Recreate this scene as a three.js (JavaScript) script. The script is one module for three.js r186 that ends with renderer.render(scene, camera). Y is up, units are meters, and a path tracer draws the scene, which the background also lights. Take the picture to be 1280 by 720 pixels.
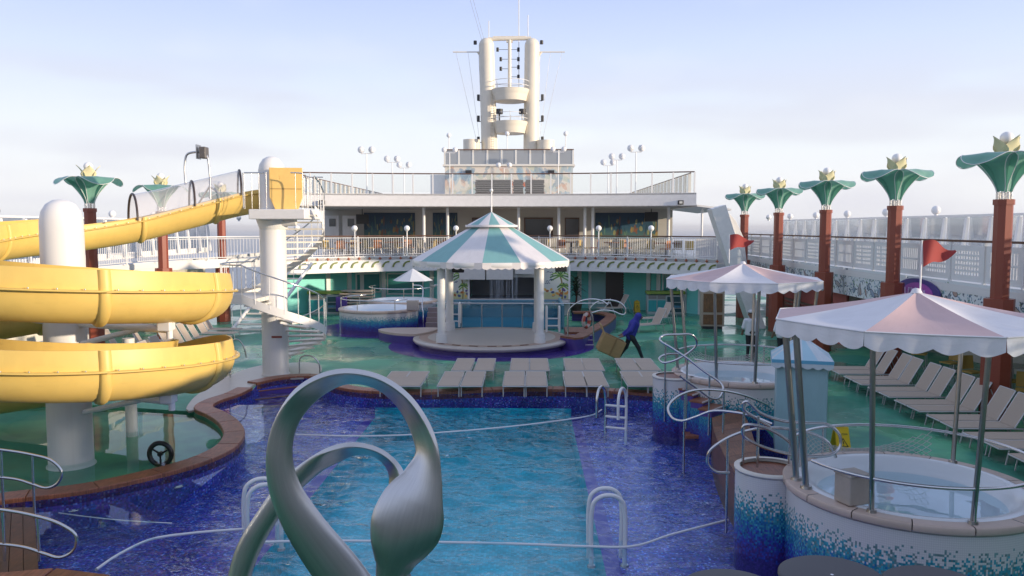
import * as THREE from 'three';
import { mergeGeometries, toCreasedNormals } from 'three/addons/utils/BufferGeometryUtils.js';
import { RoundedBoxGeometry } from 'three/addons/geometries/RoundedBoxGeometry.js';
import { MarchingCubes } from 'three/addons/objects/MarchingCubes.js';

// ---------------------------------------------------------------- camera, sky, sun, exposure
const scene = new THREE.Scene();
const FOCAL = 1000, EYE = new THREE.Vector3(0, 4.7, 0);
const camera = new THREE.PerspectiveCamera(2 * Math.atan(360 / FOCAL) * 180 / Math.PI, 1280 / 720, 0.1, 60000);
camera.position.copy(EYE);
camera.lookAt(EYE.clone().add(new THREE.Vector3(-0.02, -0.076, -1)));
camera.updateMatrixWorld();
const renderer = new THREE.WebGLRenderer({ antialias: true });
renderer.setSize(1024, 576);
renderer.toneMapping = THREE.LinearToneMapping;
renderer.toneMappingExposure = 1.2;
renderer.shadowMap.enabled = true;

const SUN = new THREE.Vector3(0.93, 0.150, 0.36).normalize();
const sun = new THREE.DirectionalLight(new THREE.Color(1.0, 0.83, 0.63), 4.4);
sun.position.copy(SUN).multiplyScalar(120).add(new THREE.Vector3(0, 0, -30));
sun.target.position.set(0, 0, -30); scene.add(sun.target);
sun.castShadow = true; sun.shadow.radius = 2; sun.shadow.mapSize.set(2048, 2048);
Object.assign(sun.shadow.camera, { left: -70, right: 70, top: 50, bottom: -50, near: 1, far: 300 });
scene.add(sun);

// ---------------------------------------------------------------- noise
function hash(x, y, s = 0) { let h = (x * 374761393 + y * 668265263 + s * 1274126177) | 0; h = Math.imul(h ^ (h >>> 13), 1274126177); return ((h ^ (h >>> 16)) >>> 0) / 4294967296; }
function vnoise(x, y, s = 0, wrap = 0) {
  const xi = Math.floor(x), yi = Math.floor(y), fx = x - xi, fy = y - yi, u = fx * fx * (3 - 2 * fx), v = fy * fy * (3 - 2 * fy);
  const w = (a) => (wrap ? ((a % wrap) + wrap) % wrap : a);
  const a = hash(w(xi), w(yi), s), b = hash(w(xi + 1), w(yi), s), c = hash(w(xi), w(yi + 1), s), d = hash(w(xi + 1), w(yi + 1), s);
  return a + (b - a) * u + (c - a) * v + (a - b - c + d) * u * v;
}
function fbm(x, y, o = 4, s = 0, wrap = 0) { let r = 0, a = 0.5, t = 0; for (let i = 0; i < o; i++) { r += a * vnoise(x, y, s + i, wrap); t += a; a *= 0.5; x *= 2; y *= 2; wrap *= 2; } return r / t; }
let seed = 7; const rnd = () => { seed = (seed + 0x6d2b79f5) | 0; let t = Math.imul(seed ^ (seed >>> 15), 1 | seed); t = (t + Math.imul(t ^ (t >>> 7), 61 | t)) ^ t; return ((t ^ (t >>> 14)) >>> 0) / 4294967296; };
const lerp = (a, b, t) => a + (b - a) * t, clamp = (x, a = 0, b = 1) => Math.min(b, Math.max(a, x)), sstep = (a, b, x) => { const t = clamp((x - a) / (b - a)); return t * t * (3 - 2 * t); };

// ---------------------------------------------------------------- sky: pale hazy evening air, lavender cloud banks low over the sea
{
  const W = 1024, H = 512, d = new Float32Array(W * H * 4);
  const stops = [[-0.2, [0.60, 0.60, 0.66]], [0.0, [0.74, 0.74, 0.77]], [0.05, [0.80, 0.81, 0.83]], [0.11, [0.77, 0.82, 0.87]], [0.19, [0.61, 0.70, 0.89]], [0.28, [0.45, 0.55, 0.87]], [0.5, [0.42, 0.50, 0.74]], [1, [0.36, 0.43, 0.62]]];
  for (let j = 0; j < H; j++) for (let i = 0; i < W; i++) {
    const el = ((j + 0.5) / H - 0.5) * Math.PI, az = ((i + 0.5) / W) * 2 * Math.PI - Math.PI;   // flipY false: row 0 is the bottom
    const y = Math.sin(el), cx = Math.cos(el);
    let k = 0; while (k < stops.length - 2 && y > stops[k + 1][0]) k++;
    const t = clamp((y - stops[k][0]) / (stops[k + 1][0] - stops[k][0])), c = [0, 1, 2].map((n) => lerp(stops[k][1][n], stops[k + 1][1][n], t));
    const dir = new THREE.Vector3(Math.cos(az) * cx, y, Math.sin(az) * cx);
    const g = Math.max(0, dir.dot(SUN)), glow = Math.pow(g, 6) * Math.exp(-Math.max(0, y) * 5);
    c[0] += 0.55 * glow; c[1] += 0.38 * glow; c[2] += 0.2 * glow;
    // cloud banks
    const u = (az / Math.PI + 1) * 16, n = fbm(u, y * 46, 5, 3, 32), m = fbm(u * 0.5, y * 12 + 7, 3, 11, 16);
    const band = sstep(0.0, 0.03, y) * (1 - sstep(0.13, 0.24, y));
    const cl = sstep(0.50, 0.74, n * 0.6 + m * 0.5) * band * 0.75 + sstep(0.5, 0.8, fbm(u * 0.7, y * 70, 4, 21, 0)) * (1 - sstep(0.0, 0.09, y)) * 0.5;
    const cc = [0.58, 0.57, 0.67]; for (let q = 0; q < 3; q++) c[q] = lerp(c[q], cc[q], clamp(cl) * 0.5);
    const wisp = sstep(0.55, 0.85, fbm(u * 1.5, y * 30 + 3, 4, 31, 0)) * 0.10; for (let q = 0; q < 3; q++) c[q] += (0.9 - c[q]) * wisp;
    const o = (j * W + i) * 4; d[o] = c[0]; d[o + 1] = c[1]; d[o + 2] = c[2]; d[o + 3] = 1;
  }
  const sky = new THREE.DataTexture(d, W, H, THREE.RGBAFormat, THREE.FloatType);
  sky.mapping = THREE.EquirectangularReflectionMapping; sky.magFilter = sky.minFilter = THREE.LinearFilter; sky.wrapS = THREE.RepeatWrapping; sky.needsUpdate = true;
  scene.background = sky; scene.environment = sky; scene.backgroundIntensity = 1.0; scene.environmentIntensity = 1.0;
}

// ---------------------------------------------------------------- helpers
const Fw = new THREE.Vector3(-0.02, -0.076, -1).normalize(), Rt = new THREE.Vector3().crossVectors(Fw, new THREE.Vector3(0, 1, 0)).normalize(), Up = new THREE.Vector3().crossVectors(Rt, Fw);
const ray = (px, py) => Fw.clone().addScaledVector(Rt, (px - 640) / FOCAL).addScaledVector(Up, (360 - py) / FOCAL);
const G = (px, py, h = 0) => { const r = ray(px, py); return EYE.clone().addScaledVector(r, (h - EYE.y) / r.y); };      // where the sight line meets height h
const PZ = (px, py, D) => { const r = ray(px, py); return EYE.clone().addScaledVector(r, D / -r.z); };                   // ... meets the plane D metres ahead
const V = (x, y, z) => new THREE.Vector3(x, y, z);
const used = new Map();
const numbered = (n) => { const k = used.get(n) || 0; used.set(n, k + 1); return k ? n + '_' + String(k).padStart(3, '0') : n; };
const shadow = (o) => o.traverse((m) => { if (m.isMesh) { m.castShadow = true; m.receiveShadow = true; } });
function flat(g) { const n = g.index ? g.toNonIndexed() : g; for (const k of Object.keys(n.attributes)) if (!['position', 'normal', 'uv', 'color'].includes(k)) n.deleteAttribute(k); return n; }
const merge = (a) => (Array.isArray(a) ? (a.length === 1 ? a[0] : mergeGeometries(a.map(flat))) : a);
function M(name, geo, mat, parent, label) { const m = new THREE.Mesh(merge(geo), mat); m.name = parent ? name : numbered(name); m.castShadow = m.receiveShadow = true; (parent || scene).add(m); if (label) m.userData.label = label; return m; }
function thing(name, label, category, p = [0, 0, 0], turn = 0, group) {
  const o = new THREE.Group(); o.name = numbered(name); const q = p.isVector3 ? p.toArray() : p; o.position.set(...q); o.rotation.y = turn; o.userData = { label, category }; if (group) o.userData.group = group; scene.add(o); return o;
}
function tag(o, label, category, group) { o.userData.label = label; o.userData.category = category; if (group) o.userData.group = group; return o; }
function struct(name, geo, mat, label) { const m = M(name, geo, mat); m.userData.kind = 'structure'; if (label) m.userData.label = label; return m; }
const stuff = (m) => { m.userData.kind = 'stuff'; return m; };
function copy(o, p, turn, label, group) { const c = o.clone(); c.name = numbered(o.name.replace(/_\d{3}$/, '')); scene.add(c); c.position.set(...(p.isVector3 ? p.toArray() : p)); c.rotation.set(0, turn || 0, 0); c.userData = { ...o.userData }; if (label) c.userData.label = label; if (group) c.userData.group = group; return c; }
const B = (w, h, d, x = 0, y = 0, z = 0, ry = 0, rz = 0, rx = 0) => { const g = new THREE.BoxGeometry(w, h, d); if (rz) g.rotateZ(rz); if (rx) g.rotateX(rx); if (ry) g.rotateY(ry); return g.translate(x, y, z); };
const RB = (w, h, d, r, x = 0, y = 0, z = 0, ry = 0, rz = 0, rx = 0) => { const g = new RoundedBoxGeometry(w, h, d, 2, r); if (rz) g.rotateZ(rz); if (rx) g.rotateX(rx); if (ry) g.rotateY(ry); return g.translate(x, y, z); };
const C = (r1, r2, h, x = 0, y = 0, z = 0, n = 16, open = false) => new THREE.CylinderGeometry(r1, r2, h, n, 1, open).translate(x, y, z);
const S = (r, x = 0, y = 0, z = 0, n = 16) => new THREE.SphereGeometry(r, n, Math.ceil(n * 0.7)).translate(x, y, z);
function bar(a, b, r, n = 8) { const d = b.clone().sub(a), g = new THREE.CylinderGeometry(r, r, d.length(), n); g.applyQuaternion(new THREE.Quaternion().setFromUnitVectors(V(0, 1, 0), d.clone().normalize())); return g.translate((a.x + b.x) / 2, (a.y + b.y) / 2, (a.z + b.z) / 2); }
const tube = (pts, r, closed = false, n = 8, seg) => new THREE.TubeGeometry(new THREE.CatmullRomCurve3(pts, closed, 'centripetal'), seg || Math.max(16, pts.length * 8), r, n, closed);
const lathe = (pts, n = 32, a0 = 0, al = Math.PI * 2) => new THREE.LatheGeometry(pts.map(([x, y]) => new THREE.Vector2(x, y)), n, a0, al);
function plate(pts, y, thick = 0, holes = []) {   // pts [[x, D]...] seen from above; D metres ahead of the camera (z = -D)
  const s = new THREE.Shape(pts.map(([x, d]) => new THREE.Vector2(x, d))); for (const h of holes) s.holes.push(new THREE.Path(h.map(([x, d]) => new THREE.Vector2(x, d))));
  const g = thick ? new THREE.ExtrudeGeometry(s, { depth: thick, bevelEnabled: false }) : new THREE.ShapeGeometry(s);
  return g.rotateX(-Math.PI / 2).translate(0, y - thick, 0);
}
const smooth2 = (pts, n, closed = false) => new THREE.CatmullRomCurve3(pts.map(([x, d]) => V(x, 0, d)), closed, 'centripetal').getSpacedPoints(n).map((p) => [p.x, p.z]);
function wallStrip(pts, y0, y1, closed = false) {   // vertical sheet along [[x, D]...], uv in metres
  const pos = [], uv = [], idx = []; let s = 0; const P = closed ? [...pts, pts[0]] : pts;
  P.forEach(([x, d], i) => { if (i) s += Math.hypot(x - P[i - 1][0], d - P[i - 1][1]); pos.push(x, y0, -d, x, y1, -d); uv.push(s, y0, s, y1); if (i) { const b = i * 2; idx.push(b - 2, b, b - 1, b - 1, b, b + 1); } });
  const g = new THREE.BufferGeometry(); g.setAttribute('position', new THREE.Float32BufferAttribute(pos, 3)); g.setAttribute('uv', new THREE.Float32BufferAttribute(uv, 2)); g.setIndex(idx); g.computeVertexNormals(); return g;
}
function grid(nu, nv, f, uvScale = [1, 1]) {   // parametric sheet
  const pos = [], uv = [], idx = [];
  for (let j = 0; j <= nv; j++) for (let i = 0; i <= nu; i++) { const p = f(i / nu, j / nv); pos.push(p.x, p.y, p.z); uv.push(i / nu * uvScale[0], j / nv * uvScale[1]); if (i && j) { const a = j * (nu + 1) + i; idx.push(a - nu - 2, a - nu - 1, a - 1, a - 1, a - nu - 1, a); } }
  const g = new THREE.BufferGeometry(); g.setAttribute('position', new THREE.Float32BufferAttribute(pos, 3)); g.setAttribute('uv', new THREE.Float32BufferAttribute(uv, 2)); g.setIndex(idx); g.computeVertexNormals(); return g;
}
// ---------------------------------------------------------------- textures
function dataTex(W, H, f, srgb, repeat, nearest) {
  const d = new Uint8Array(W * H * 4);
  for (let j = 0; j < H; j++) for (let i = 0; i < W; i++) { const c = f(i, j), o = (j * W + i) * 4; if (typeof c === 'number') { d[o] = d[o + 1] = d[o + 2] = clamp(c) * 255; } else { d[o] = clamp(c[0]) * 255; d[o + 1] = clamp(c[1]) * 255; d[o + 2] = clamp(c[2]) * 255; } d[o + 3] = 255; }
  const t = new THREE.DataTexture(d, W, H); t.wrapS = t.wrapT = THREE.RepeatWrapping; t.magFilter = nearest ? THREE.LinearFilter : THREE.LinearFilter; t.minFilter = THREE.LinearMipmapLinearFilter; t.generateMipmaps = true; if (srgb) t.colorSpace = THREE.SRGBColorSpace; if (repeat) t.repeat.set(...repeat); t.needsUpdate = true; return t;
}
function canvasTex(W, H, draw, wrap) { const c = document.createElement('canvas'); c.width = W; c.height = H; draw(c.getContext('2d'), W, H); const t = new THREE.CanvasTexture(c); t.colorSpace = THREE.SRGBColorSpace; if (wrap) t.wrapS = t.wrapT = THREE.RepeatWrapping; return t; }
const lin = (r, g, b) => new THREE.Color().setRGB(r, g, b);
const std = (color, roughness = 0.6, extra = {}) => new THREE.MeshStandardMaterial({ color, roughness, ...extra });
const phy = (color, roughness, extra = {}) => new THREE.MeshPhysicalMaterial({ color, roughness, ...extra });
// faint weathering shared by painted surfaces (uv in metres or 0..1)
const grime = dataTex(256, 256, (i, j) => { const n = fbm(i / 32, j / 32, 5, 5, 8), m = fbm(i / 8, j / 64, 3, 9, 0); const v = 0.965 + 0.035 * sstep(0.35, 0.6, n) - 0.04 * sstep(0.66, 0.85, m); return [v, v * 0.995, v * 0.985]; }, false);
const fineBump = dataTex(256, 256, (i, j) => fbm(i / 8, j / 8, 4, 41, 32), false);
const woodTex = (base, s, planks) => dataTex(256, 512, (i, j) => {
  const k = planks ? Math.floor(i / (256 / planks)) : 0, tone = 0.85 + 0.3 * hash(k, s), g = fbm(i / 3 + k * 17, j / 70, 4, s), f = fbm(i / 40, j / 60, 3, s + 9), e = planks && (i % (256 / planks)) < 2 ? 0.5 : 1;
  const v = (0.62 + 0.5 * g + 0.25 * (f - 0.5)) * tone * e; return base.map((c) => c * v);
}, true);
const MAT = {
  white: std(lin(0.74, 0.73, 0.71), 0.42, { map: grime }),
  whiteMetal: std(lin(0.76, 0.75, 0.73), 0.35),
  cream: std(lin(0.72, 0.68, 0.60), 0.5, { map: grime }),
  steel: std(lin(0.62, 0.61, 0.60), 0.22, { metalness: 1 }),
  dullSteel: std(lin(0.5, 0.5, 0.5), 0.38, { metalness: 1 }),
  red: std(lin(0.25, 0.052, 0.026), 0.42, { map: grime }),
  dark: std(lin(0.02, 0.02, 0.022), 0.5),
  brown: std(lin(0.12, 0.055, 0.03), 0.5),
  teal: std(lin(0.17, 0.66, 0.59), 0.55, { map: grime }),
  tealDark: std(lin(0.03, 0.20, 0.21), 0.5),
  glassGrey: phy(lin(0.72, 0.75, 0.78), 0.05, { transmission: 1, thickness: 0 }),
  glass: phy(lin(0.96, 0.97, 0.965), 0.03, { transmission: 1, thickness: 0 }),
  sling: std(lin(0.44, 0.36, 0.28), 0.85, { bumpMap: fineBump, bumpScale: 0.002 }),
  yellow: std(lin(0.72, 0.50, 0.135), 0.46, { map: grime }),
  globe: phy(lin(0.80, 0.79, 0.77), 0.45, {}),
};
// ================================================================ SETTING
// sea
{
  const seaBump = dataTex(256, 256, (i, j) => fbm(i / 16, j / 8, 5, 61, 16), false, [900, 900]);
  const g = new THREE.CircleGeometry(42000, 64).rotateX(-Math.PI / 2).translate(0, -30, 0);
  struct('sea', g, std(lin(0.10, 0.13, 0.17), 0.3, { bumpMap: seaBump, bumpScale: 0.12 }), 'grey blue open sea beyond the ship');
}
// pool outline: pool-side edge of the timber coping, traced on the deck
const gd = (px, py, h = 0.08) => { const p = G(px, py, h); return [p.x, -p.z]; };
const poolLeft = smooth2([[-11.5, 11.6], gd(-60, 640), gd(0, 627), gd(100, 615), gd(183, 598), gd(250, 580), gd(292, 561), gd(306, 543), gd(299, 527), gd(281, 515), gd(266, 508), gd(276, 501), gd(300, 493), gd(316, 485)], 90);
const poolBack = smooth2([gd(321, 479), gd(357, 472), gd(390, 471), gd(408, 480), gd(440, 487.5), gd(519, 491), gd(658, 487), gd(740, 488.5), gd(824, 494), [4.9, 21.2]], 60);
const poolRest = [[5.6, 19.5], [5.3, 15.5], [4.8, 12], [5.2, 8.2], [-4.6, 8.2], [-5.0, 9.6], [-5.55, 10.2], [-6.4, 10.4], [-7.6, 10.1], [-11.5, 9.6]];
const poolOutline = [...poolLeft, ...poolBack, ...poolRest];
const inward = (pts, w) => pts.map(([x, d], i) => { const a = pts[Math.max(0, i - 1)], b = pts[Math.min(pts.length - 1, i + 1)], tx = b[0] - a[0], ty = b[1] - a[1], l = Math.hypot(tx, ty) || 1; return [x - ty / l * w, d + tx / l * w]; });   // w metres to the left of travel = away from the pool
const pondEdge = inward(poolLeft.slice(4, 76), 0.47);
const pond = [...pondEdge, [-9.5, 20.2], [-12, 20.8], [-17, 20.5], [-18, 13]];

const deckTex = dataTex(512, 512, (i, j) => {
  const n = fbm(i / 64, j / 64, 5, 71, 8), f = fbm(i / 6, j / 6, 3, 75, 0), p = sstep(0.52, 0.66, fbm(i / 90, j / 90, 4, 79, 0));
  const v = 0.8 + 0.35 * n + 0.1 * (f - 0.5); return [0.27 * v + 0.10 * p, 0.57 * v + 0.09 * p, 0.475 * v + 0.03 * p];
}, true, [0.09, 0.09]);
const deckRough = dataTex(512, 512, (i, j) => { const n = fbm(i / 64, j / 64, 5, 91, 8), f = fbm(i / 5, j / 5, 3, 95, 0); return 0.10 + 0.36 * sstep(0.40, 0.64, n) + 0.08 * f; }, false, [0.07, 0.07]);
const deckBump = dataTex(256, 256, (i, j) => fbm(i / 16, j / 16, 4, 97, 16), false, [0.5, 0.5]);
const deckMat = phy(lin(1, 1, 1), 1, { map: deckTex, roughnessMap: deckRough, bumpMap: deckBump, bumpScale: 0.002, ior: 1.36 });
struct('pool_deck', plate([[-20, -6], [16, -6], [16, 56], [-20, 56]], 0, 0, [poolOutline, pond]), deckMat, 'wet green painted pool deck');
// hull below the deck, so that the deck is a ship's
struct('hull', [B(0.3, 29, 90, -21.2, -15, -20), B(0.3, 29, 90, 17.2, -15, -20)], MAT.white, 'white hull sides below the deck');

// mosaic: small glass tiles in random blues
const tileCell = 6;
const mosaicTex = dataTex(768, 768, (i, j) => {
  const cx = Math.floor(i / tileCell), cy = Math.floor(j / tileCell), gr = (i % tileCell) < 1 || (j % tileCell) < 1, h = hash(cx, cy, 3), k = hash(cx, cy, 8), b = fbm(cx / 16, cy / 16, 3, 13, 8);
  let c = h < 0.45 ? [0.21, 0.24, 0.62] : h < 0.72 ? [0.32, 0.27, 0.67] : h < 0.9 ? [0.18, 0.36, 0.72] : [0.46, 0.53, 0.82];
  const v = (0.75 + 0.4 * k) * (0.8 + 0.4 * b); c = c.map((q) => q * v); return gr ? c.map((q) => q * 0.8 + 0.05) : c;
}, true, [1 / 4.4, 1 / 4.4]);
const mosaic = std(lin(1, 1, 1), 0.25, { map: mosaicTex });
const deepTex = dataTex(512, 512, (i, j) => { const cx = Math.floor(i / 8), cy = Math.floor(j / 8), gr = (i % 8) < 1 || (j % 8) < 1, v = 0.85 + 0.2 * hash(cx, cy, 4) + 0.25 * (fbm(cx / 12, cy / 12, 3, 17, 0) - 0.5); const c = [0.09 * v, 0.70 * v, 0.77 * v]; return gr ? c.map((q) => q * 0.92) : c; }, true, [1 / 3.2, 1 / 3.2]);
const deepMat = std(lin(1, 1, 1), 0.3, { map: deepTex });
const WATER = -0.27, SHELF = -0.58, DX0 = -4.25, DX1 = 1.2, DD0 = 9.0, DD1 = 21.85;
struct('pool_shelf', plate(poolOutline, SHELF, 0, [[[DX0, DD0], [DX1, DD0], [DX1, DD1], [DX0, DD1]]]), mosaic, 'shallow shelf of blue and violet mosaic');
struct('pool_side', [wallStrip(poolOutline, SHELF, 0.02, true)], mosaic, 'mosaic side of the pool');
struct('deep_basin', [plate([[DX0, DD0], [DX1, DD0], [DX1, DD1], [DX0, DD1]], -1.25), wallStrip([[DX0, DD0], [DX0, DD1], [DX1, DD1], [DX1, DD0]], -1.25, SHELF, true), wallStrip([[DX0, DD1 - 0.01], [DX1, DD1 - 0.01]], SHELF - 0.02, WATER - 0.03)], deepMat, 'turquoise tiled deep part of the pool');
{ // violet tile line round the deep part
  const w = 0.24, y = SHELF + 0.004, q = (a, b, c, d) => plate([[a, c], [b, c], [b, d], [a, d]], y);
  struct('tile_border', [q(DX0 - w, DX0, DD0 - w, DD1), q(DX1, DX1 + w, DD0 - w, DD1), q(DX0, DX1, DD0 - w, DD0)], std(lin(0.055, 0.03, 0.30), 0.3), 'violet tile border round the deep part');
}
// water: a rippled sheet
function waterSheet(x0, x1, d0, d1, y, amp, nx, nd) {
  return grid(nx, nd, (u, v) => { const x = lerp(x0, x1, u), d = lerp(d0, d1, v);
    const w = 0.6 * (fbm(x * 0.9 + 0.3 * d, d * 1.3, 2, 101) - 0.5) + 0.5 * (fbm(x * 2.2, d * 3.0 + 0.8 * x, 2, 111) - 0.5) + 0.12 * (fbm(x * 6, d * 8, 2, 121) - 0.5); return V(x, y + amp * w, -d); }, [x1 - x0, d1 - d0]);
}
const waterBump = dataTex(512, 512, (i, j) => { const x = i / 512 * 16, y = j / 512 * 16; return 0.6 * (1 - Math.abs(2 * fbm(x, y * 1.4, 3, 131, 16) - 1)) + 0.4 * fbm(x * 2, y * 3, 3, 137, 32); }, false, [0.16, 0.16]);
const waterMat = phy(lin(0.84, 0.95, 0.99), 0.03, { transmission: 1, thickness: 0, ior: 1.24, bumpMap: waterBump, bumpScale: 0.06 });
struct('pool_water', waterSheet(-11.5, 5.6, 8.2, 24.8, WATER, 0.25, 300, 330), waterMat, 'rippled clear pool water');

// splash pond of the slide: a shallow green basin with a film of still water
struct('splash_basin', [plate(pond, -0.16), wallStrip(pond, -0.16, 0.0, true)], std(lin(0.75, 0.85, 0.85), 0.85, { map: deckTex }), 'shallow green basin under the slide');
struct('splash_water', waterSheet(-18, -6, 11.5, 21, -0.05, 0.006, 60, 60), phy(lin(0.86, 0.95, 0.93), 0.02, { transmission: 1, thickness: 0, ior: 1.18 }), 'still shallow water under the slide');

// timber coping: separate boards laid along the pool edge
const copeTex = woodTex([0.70, 0.44, 0.32], 5);
const copeMats = [0, 1, 2, 3].map((k) => { const t = copeTex.clone(); t.offset.set(k * 0.27, k * 0.31); t.needsUpdate = true; const v = [1, 0.84, 1.12, 0.92][k]; return std(lin(v, v * 0.98, v * 0.95), 0.4, { map: t, bumpMap: fineBump, bumpScale: 0.001 }); });
const copeDry = std(lin(0.52, 0.45, 0.38), 0.6, { map: grime });
const cope = new THREE.Group(); cope.name = numbered('pool_coping'); scene.add(cope); tag(cope, 'reddish brown timber coping round the blue mosaic pool', 'coping');
function copingBoards(path, width, y0, y1, parent, pieceLen, mats, name = 'coping_board') {
  const out = inward(path, width); let acc = 0, start = 0, n = 0;
  for (let i = 1; i < path.length; i++) {
    acc += Math.hypot(path[i][0] - path[i - 1][0], path[i][1] - path[i - 1][1]);
    if (acc >= pieceLen || i === path.length - 1) {
      const a = path.slice(start, i + 1), b = out.slice(start, i + 1), k = a.length;
      const sh = (p, q, t) => [lerp(p[0], q[0], t), lerp(p[1], q[1], t)];
      a[0] = sh(a[0], a[1], 0.02); b[0] = sh(b[0], b[1], 0.02); a[k - 1] = sh(a[k - 1], a[k - 2], 0.02); b[k - 1] = sh(b[k - 1], b[k - 2], 0.02);
      const s = new THREE.Shape([...a, ...b.reverse()].map(([x, d]) => new THREE.Vector2(x, d)));
      const g = new THREE.ExtrudeGeometry(s, { depth: y1 - y0 - 0.03, bevelEnabled: true, bevelThickness: 0.015, bevelSize: 0.012, bevelOffset: -0.012, bevelSegments: 1 }).rotateX(-Math.PI / 2).translate(0, y0 + 0.015 + 0.004 * hash(n, 5), 0);
      M(name, g, mats[n % mats.length], parent); n++; acc = 0; start = i;
    }
  }
}
copingBoards(poolLeft, 0.46, -0.13, 0.10, cope, 1.1, copeMats);
copingBoards(poolBack, 0.42, -0.13, 0.10, cope, 1.5, copeMats);
copingBoards([[-4.6, 8.2], [-5.0, 9.6], [-5.55, 10.2], [-6.4, 10.4], [-7.6, 10.1]], 0.5, -0.13, 0.10, cope, 1.0, copeMats);
// depth marker set in the far coping
{ const p = G(596, 489, 0); M('depth_marker', B(0.36, 0.11, 0.012, p.x, -0.01, p.z + 0.03), canvasMat(64, 20, (c) => { c.fillStyle = '#8fa3a8'; c.fillRect(0, 0, 64, 20); c.fillStyle = '#26405c'; c.font = 'bold 15px sans-serif'; c.fillText('1.5 M', 10, 15); }), cope); }
function canvasMat(w, h, draw, rough = 0.5, extra = {}) { return std(lin(1, 1, 1), rough, { map: canvasTex(w, h, draw), ...extra }); }
// violet steps from the tower down into the pool
{
  const p0 = G(321, 479, 0), p1 = G(392, 471, 0), st = thing('pool_steps', 'violet mosaic steps with timber nosings below the slide tower', 'steps', [0, 0, 0]);
  for (let k = 0; k < 3; k++) { const y = -0.18 - k * 0.17, off = 0.42 * (k + 1); const pts = [[p0.x, -p0.z], [p1.x, -p1.z], [p1.x + 0.1, -p1.z - off], [p0.x + 0.05, -p0.z - off]]; M('step', plate(pts, y, 0.15), std(lin(0.10, 0.05, 0.30), 0.35, { map: grime }), st); M('nosing', bar(V(p0.x + 0.05, y + 0.005, p0.z + off), V(p1.x + 0.1, y + 0.005, p1.z + off), 0.022), copeMats[0], st); }
}
// light floor pad round the tower foot
{
  const pad = smooth2([gd(236, 512), gd(240, 498), gd(262, 482), gd(292, 466), gd(330, 455), gd(390, 452), gd(402, 462), gd(388, 470), gd(355, 472), gd(322, 478), gd(300, 491), gd(276, 499), gd(262, 507)], 60, true);
  struct('tower_pad', plate(pad, 0.05, 0.05), std(lin(0.42, 0.40, 0.36), 0.3, { map: grime }), 'pale non slip floor round the tower foot');
}
// violet painted floor round the bandstand and left whirlpools
const violetFloor = phy(lin(0.075, 0.045, 0.28), 0.16, { map: grime, clearcoat: 0.4, clearcoatRoughness: 0.05 });
struct('painted_ring', new THREE.CircleGeometry(4.1, 48).rotateX(-Math.PI / 2).translate(-1.45, 0.004, -31.8), violetFloor, 'violet painted floor round the bandstand');
struct('painted_apron', new THREE.CircleGeometry(3.2, 48).rotateX(-Math.PI / 2).translate(-6.6, 0.008, -36.8), violetFloor, 'violet painted floor round the small whirlpools');

// side promenade decks one level up (right and left) with the recess below them
const promMural = (w, h, s) => canvasTex(w, h, (c) => {
  c.fillStyle = '#dde1e0'; c.fillRect(0, 0, w, h);
  const q = (a) => hash(a, s, 77);
  for (let k = 0; k < 260; k++) { const x = q(k) * w, y = (0.1 + 0.85 * q(k + 1500)) * h, r = 3 + 8 * q(k + 900); c.strokeStyle = ['#2b3b58', '#3d5f7c', '#5c8a8a', '#39424e', '#7e9bb0', '#6f8a5c'][k % 6]; c.lineWidth = 2 + 2.5 * q(k + 60); c.beginPath(); c.arc(x, y, r, q(k + 31) * 6, q(k + 31) * 6 + 1.6 + q(k + 13)); c.stroke(); }
  for (let k = 0; k < 14; k++) { const x = q(k + 2000) * w, y = (0.3 + 0.5 * q(k + 2100)) * h; c.fillStyle = ['#a9a6a2', '#93a3b4', '#8f9fae', '#b59a8c'][k % 4]; c.beginPath(); c.ellipse(x, y, 12 + 14 * q(k + 2200), 5 + 5 * q(k + 2300), q(k + 2400) * 2, 0, 7); c.fill(); c.strokeStyle = '#2c3444'; c.lineWidth = 2; c.stroke(); }
});
for (const [side, x, xo, label] of [[1, 12.1, 15.9, 'right'], [-1, -17.0, -20.6, 'left']]) {
  const w = Math.abs(xo - x) + 0.3, cx = (x + xo) / 2;
  struct('promenade_floor', B(w, 0.22, 62, cx, 3.0, -19), MAT.white, (side > 0 ? 'lattice side' : 'slide side') + ' promenade floor one deck above the pool');
  struct('promenade_wall', B(0.2, 2.95, 62, xo - side * 0.15, 1.42, -19), MAT.cream, 'shaded outer wall under the promenade');
}

// the deck the camera stands on and the house behind it
{
  const o = thing('aft_deckhouse', 'pale aft deckhouse with open viewing deck facing the sculpture', 'deckhouse', [-2.5, 0, 0]);
  M('viewing_deck', B(29, 0.2, 6.2, 0, 2.95, 1.1), std(lin(0.36, 0.34, 0.31), 0.7, { map: grime }), o);
  M('lower_front', B(29, 2.8, 0.2, 0, 1.42, -1.6), std(lin(0.42, 0.40, 0.37), 0.6, { map: grime }), o);
  M('side_wing', B(2.5, 6.8, 6.6, 15.3, 3.4, -0.3), std(lin(0.55, 0.53, 0.50), 0.6, { map: grime }), o);
}
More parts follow.
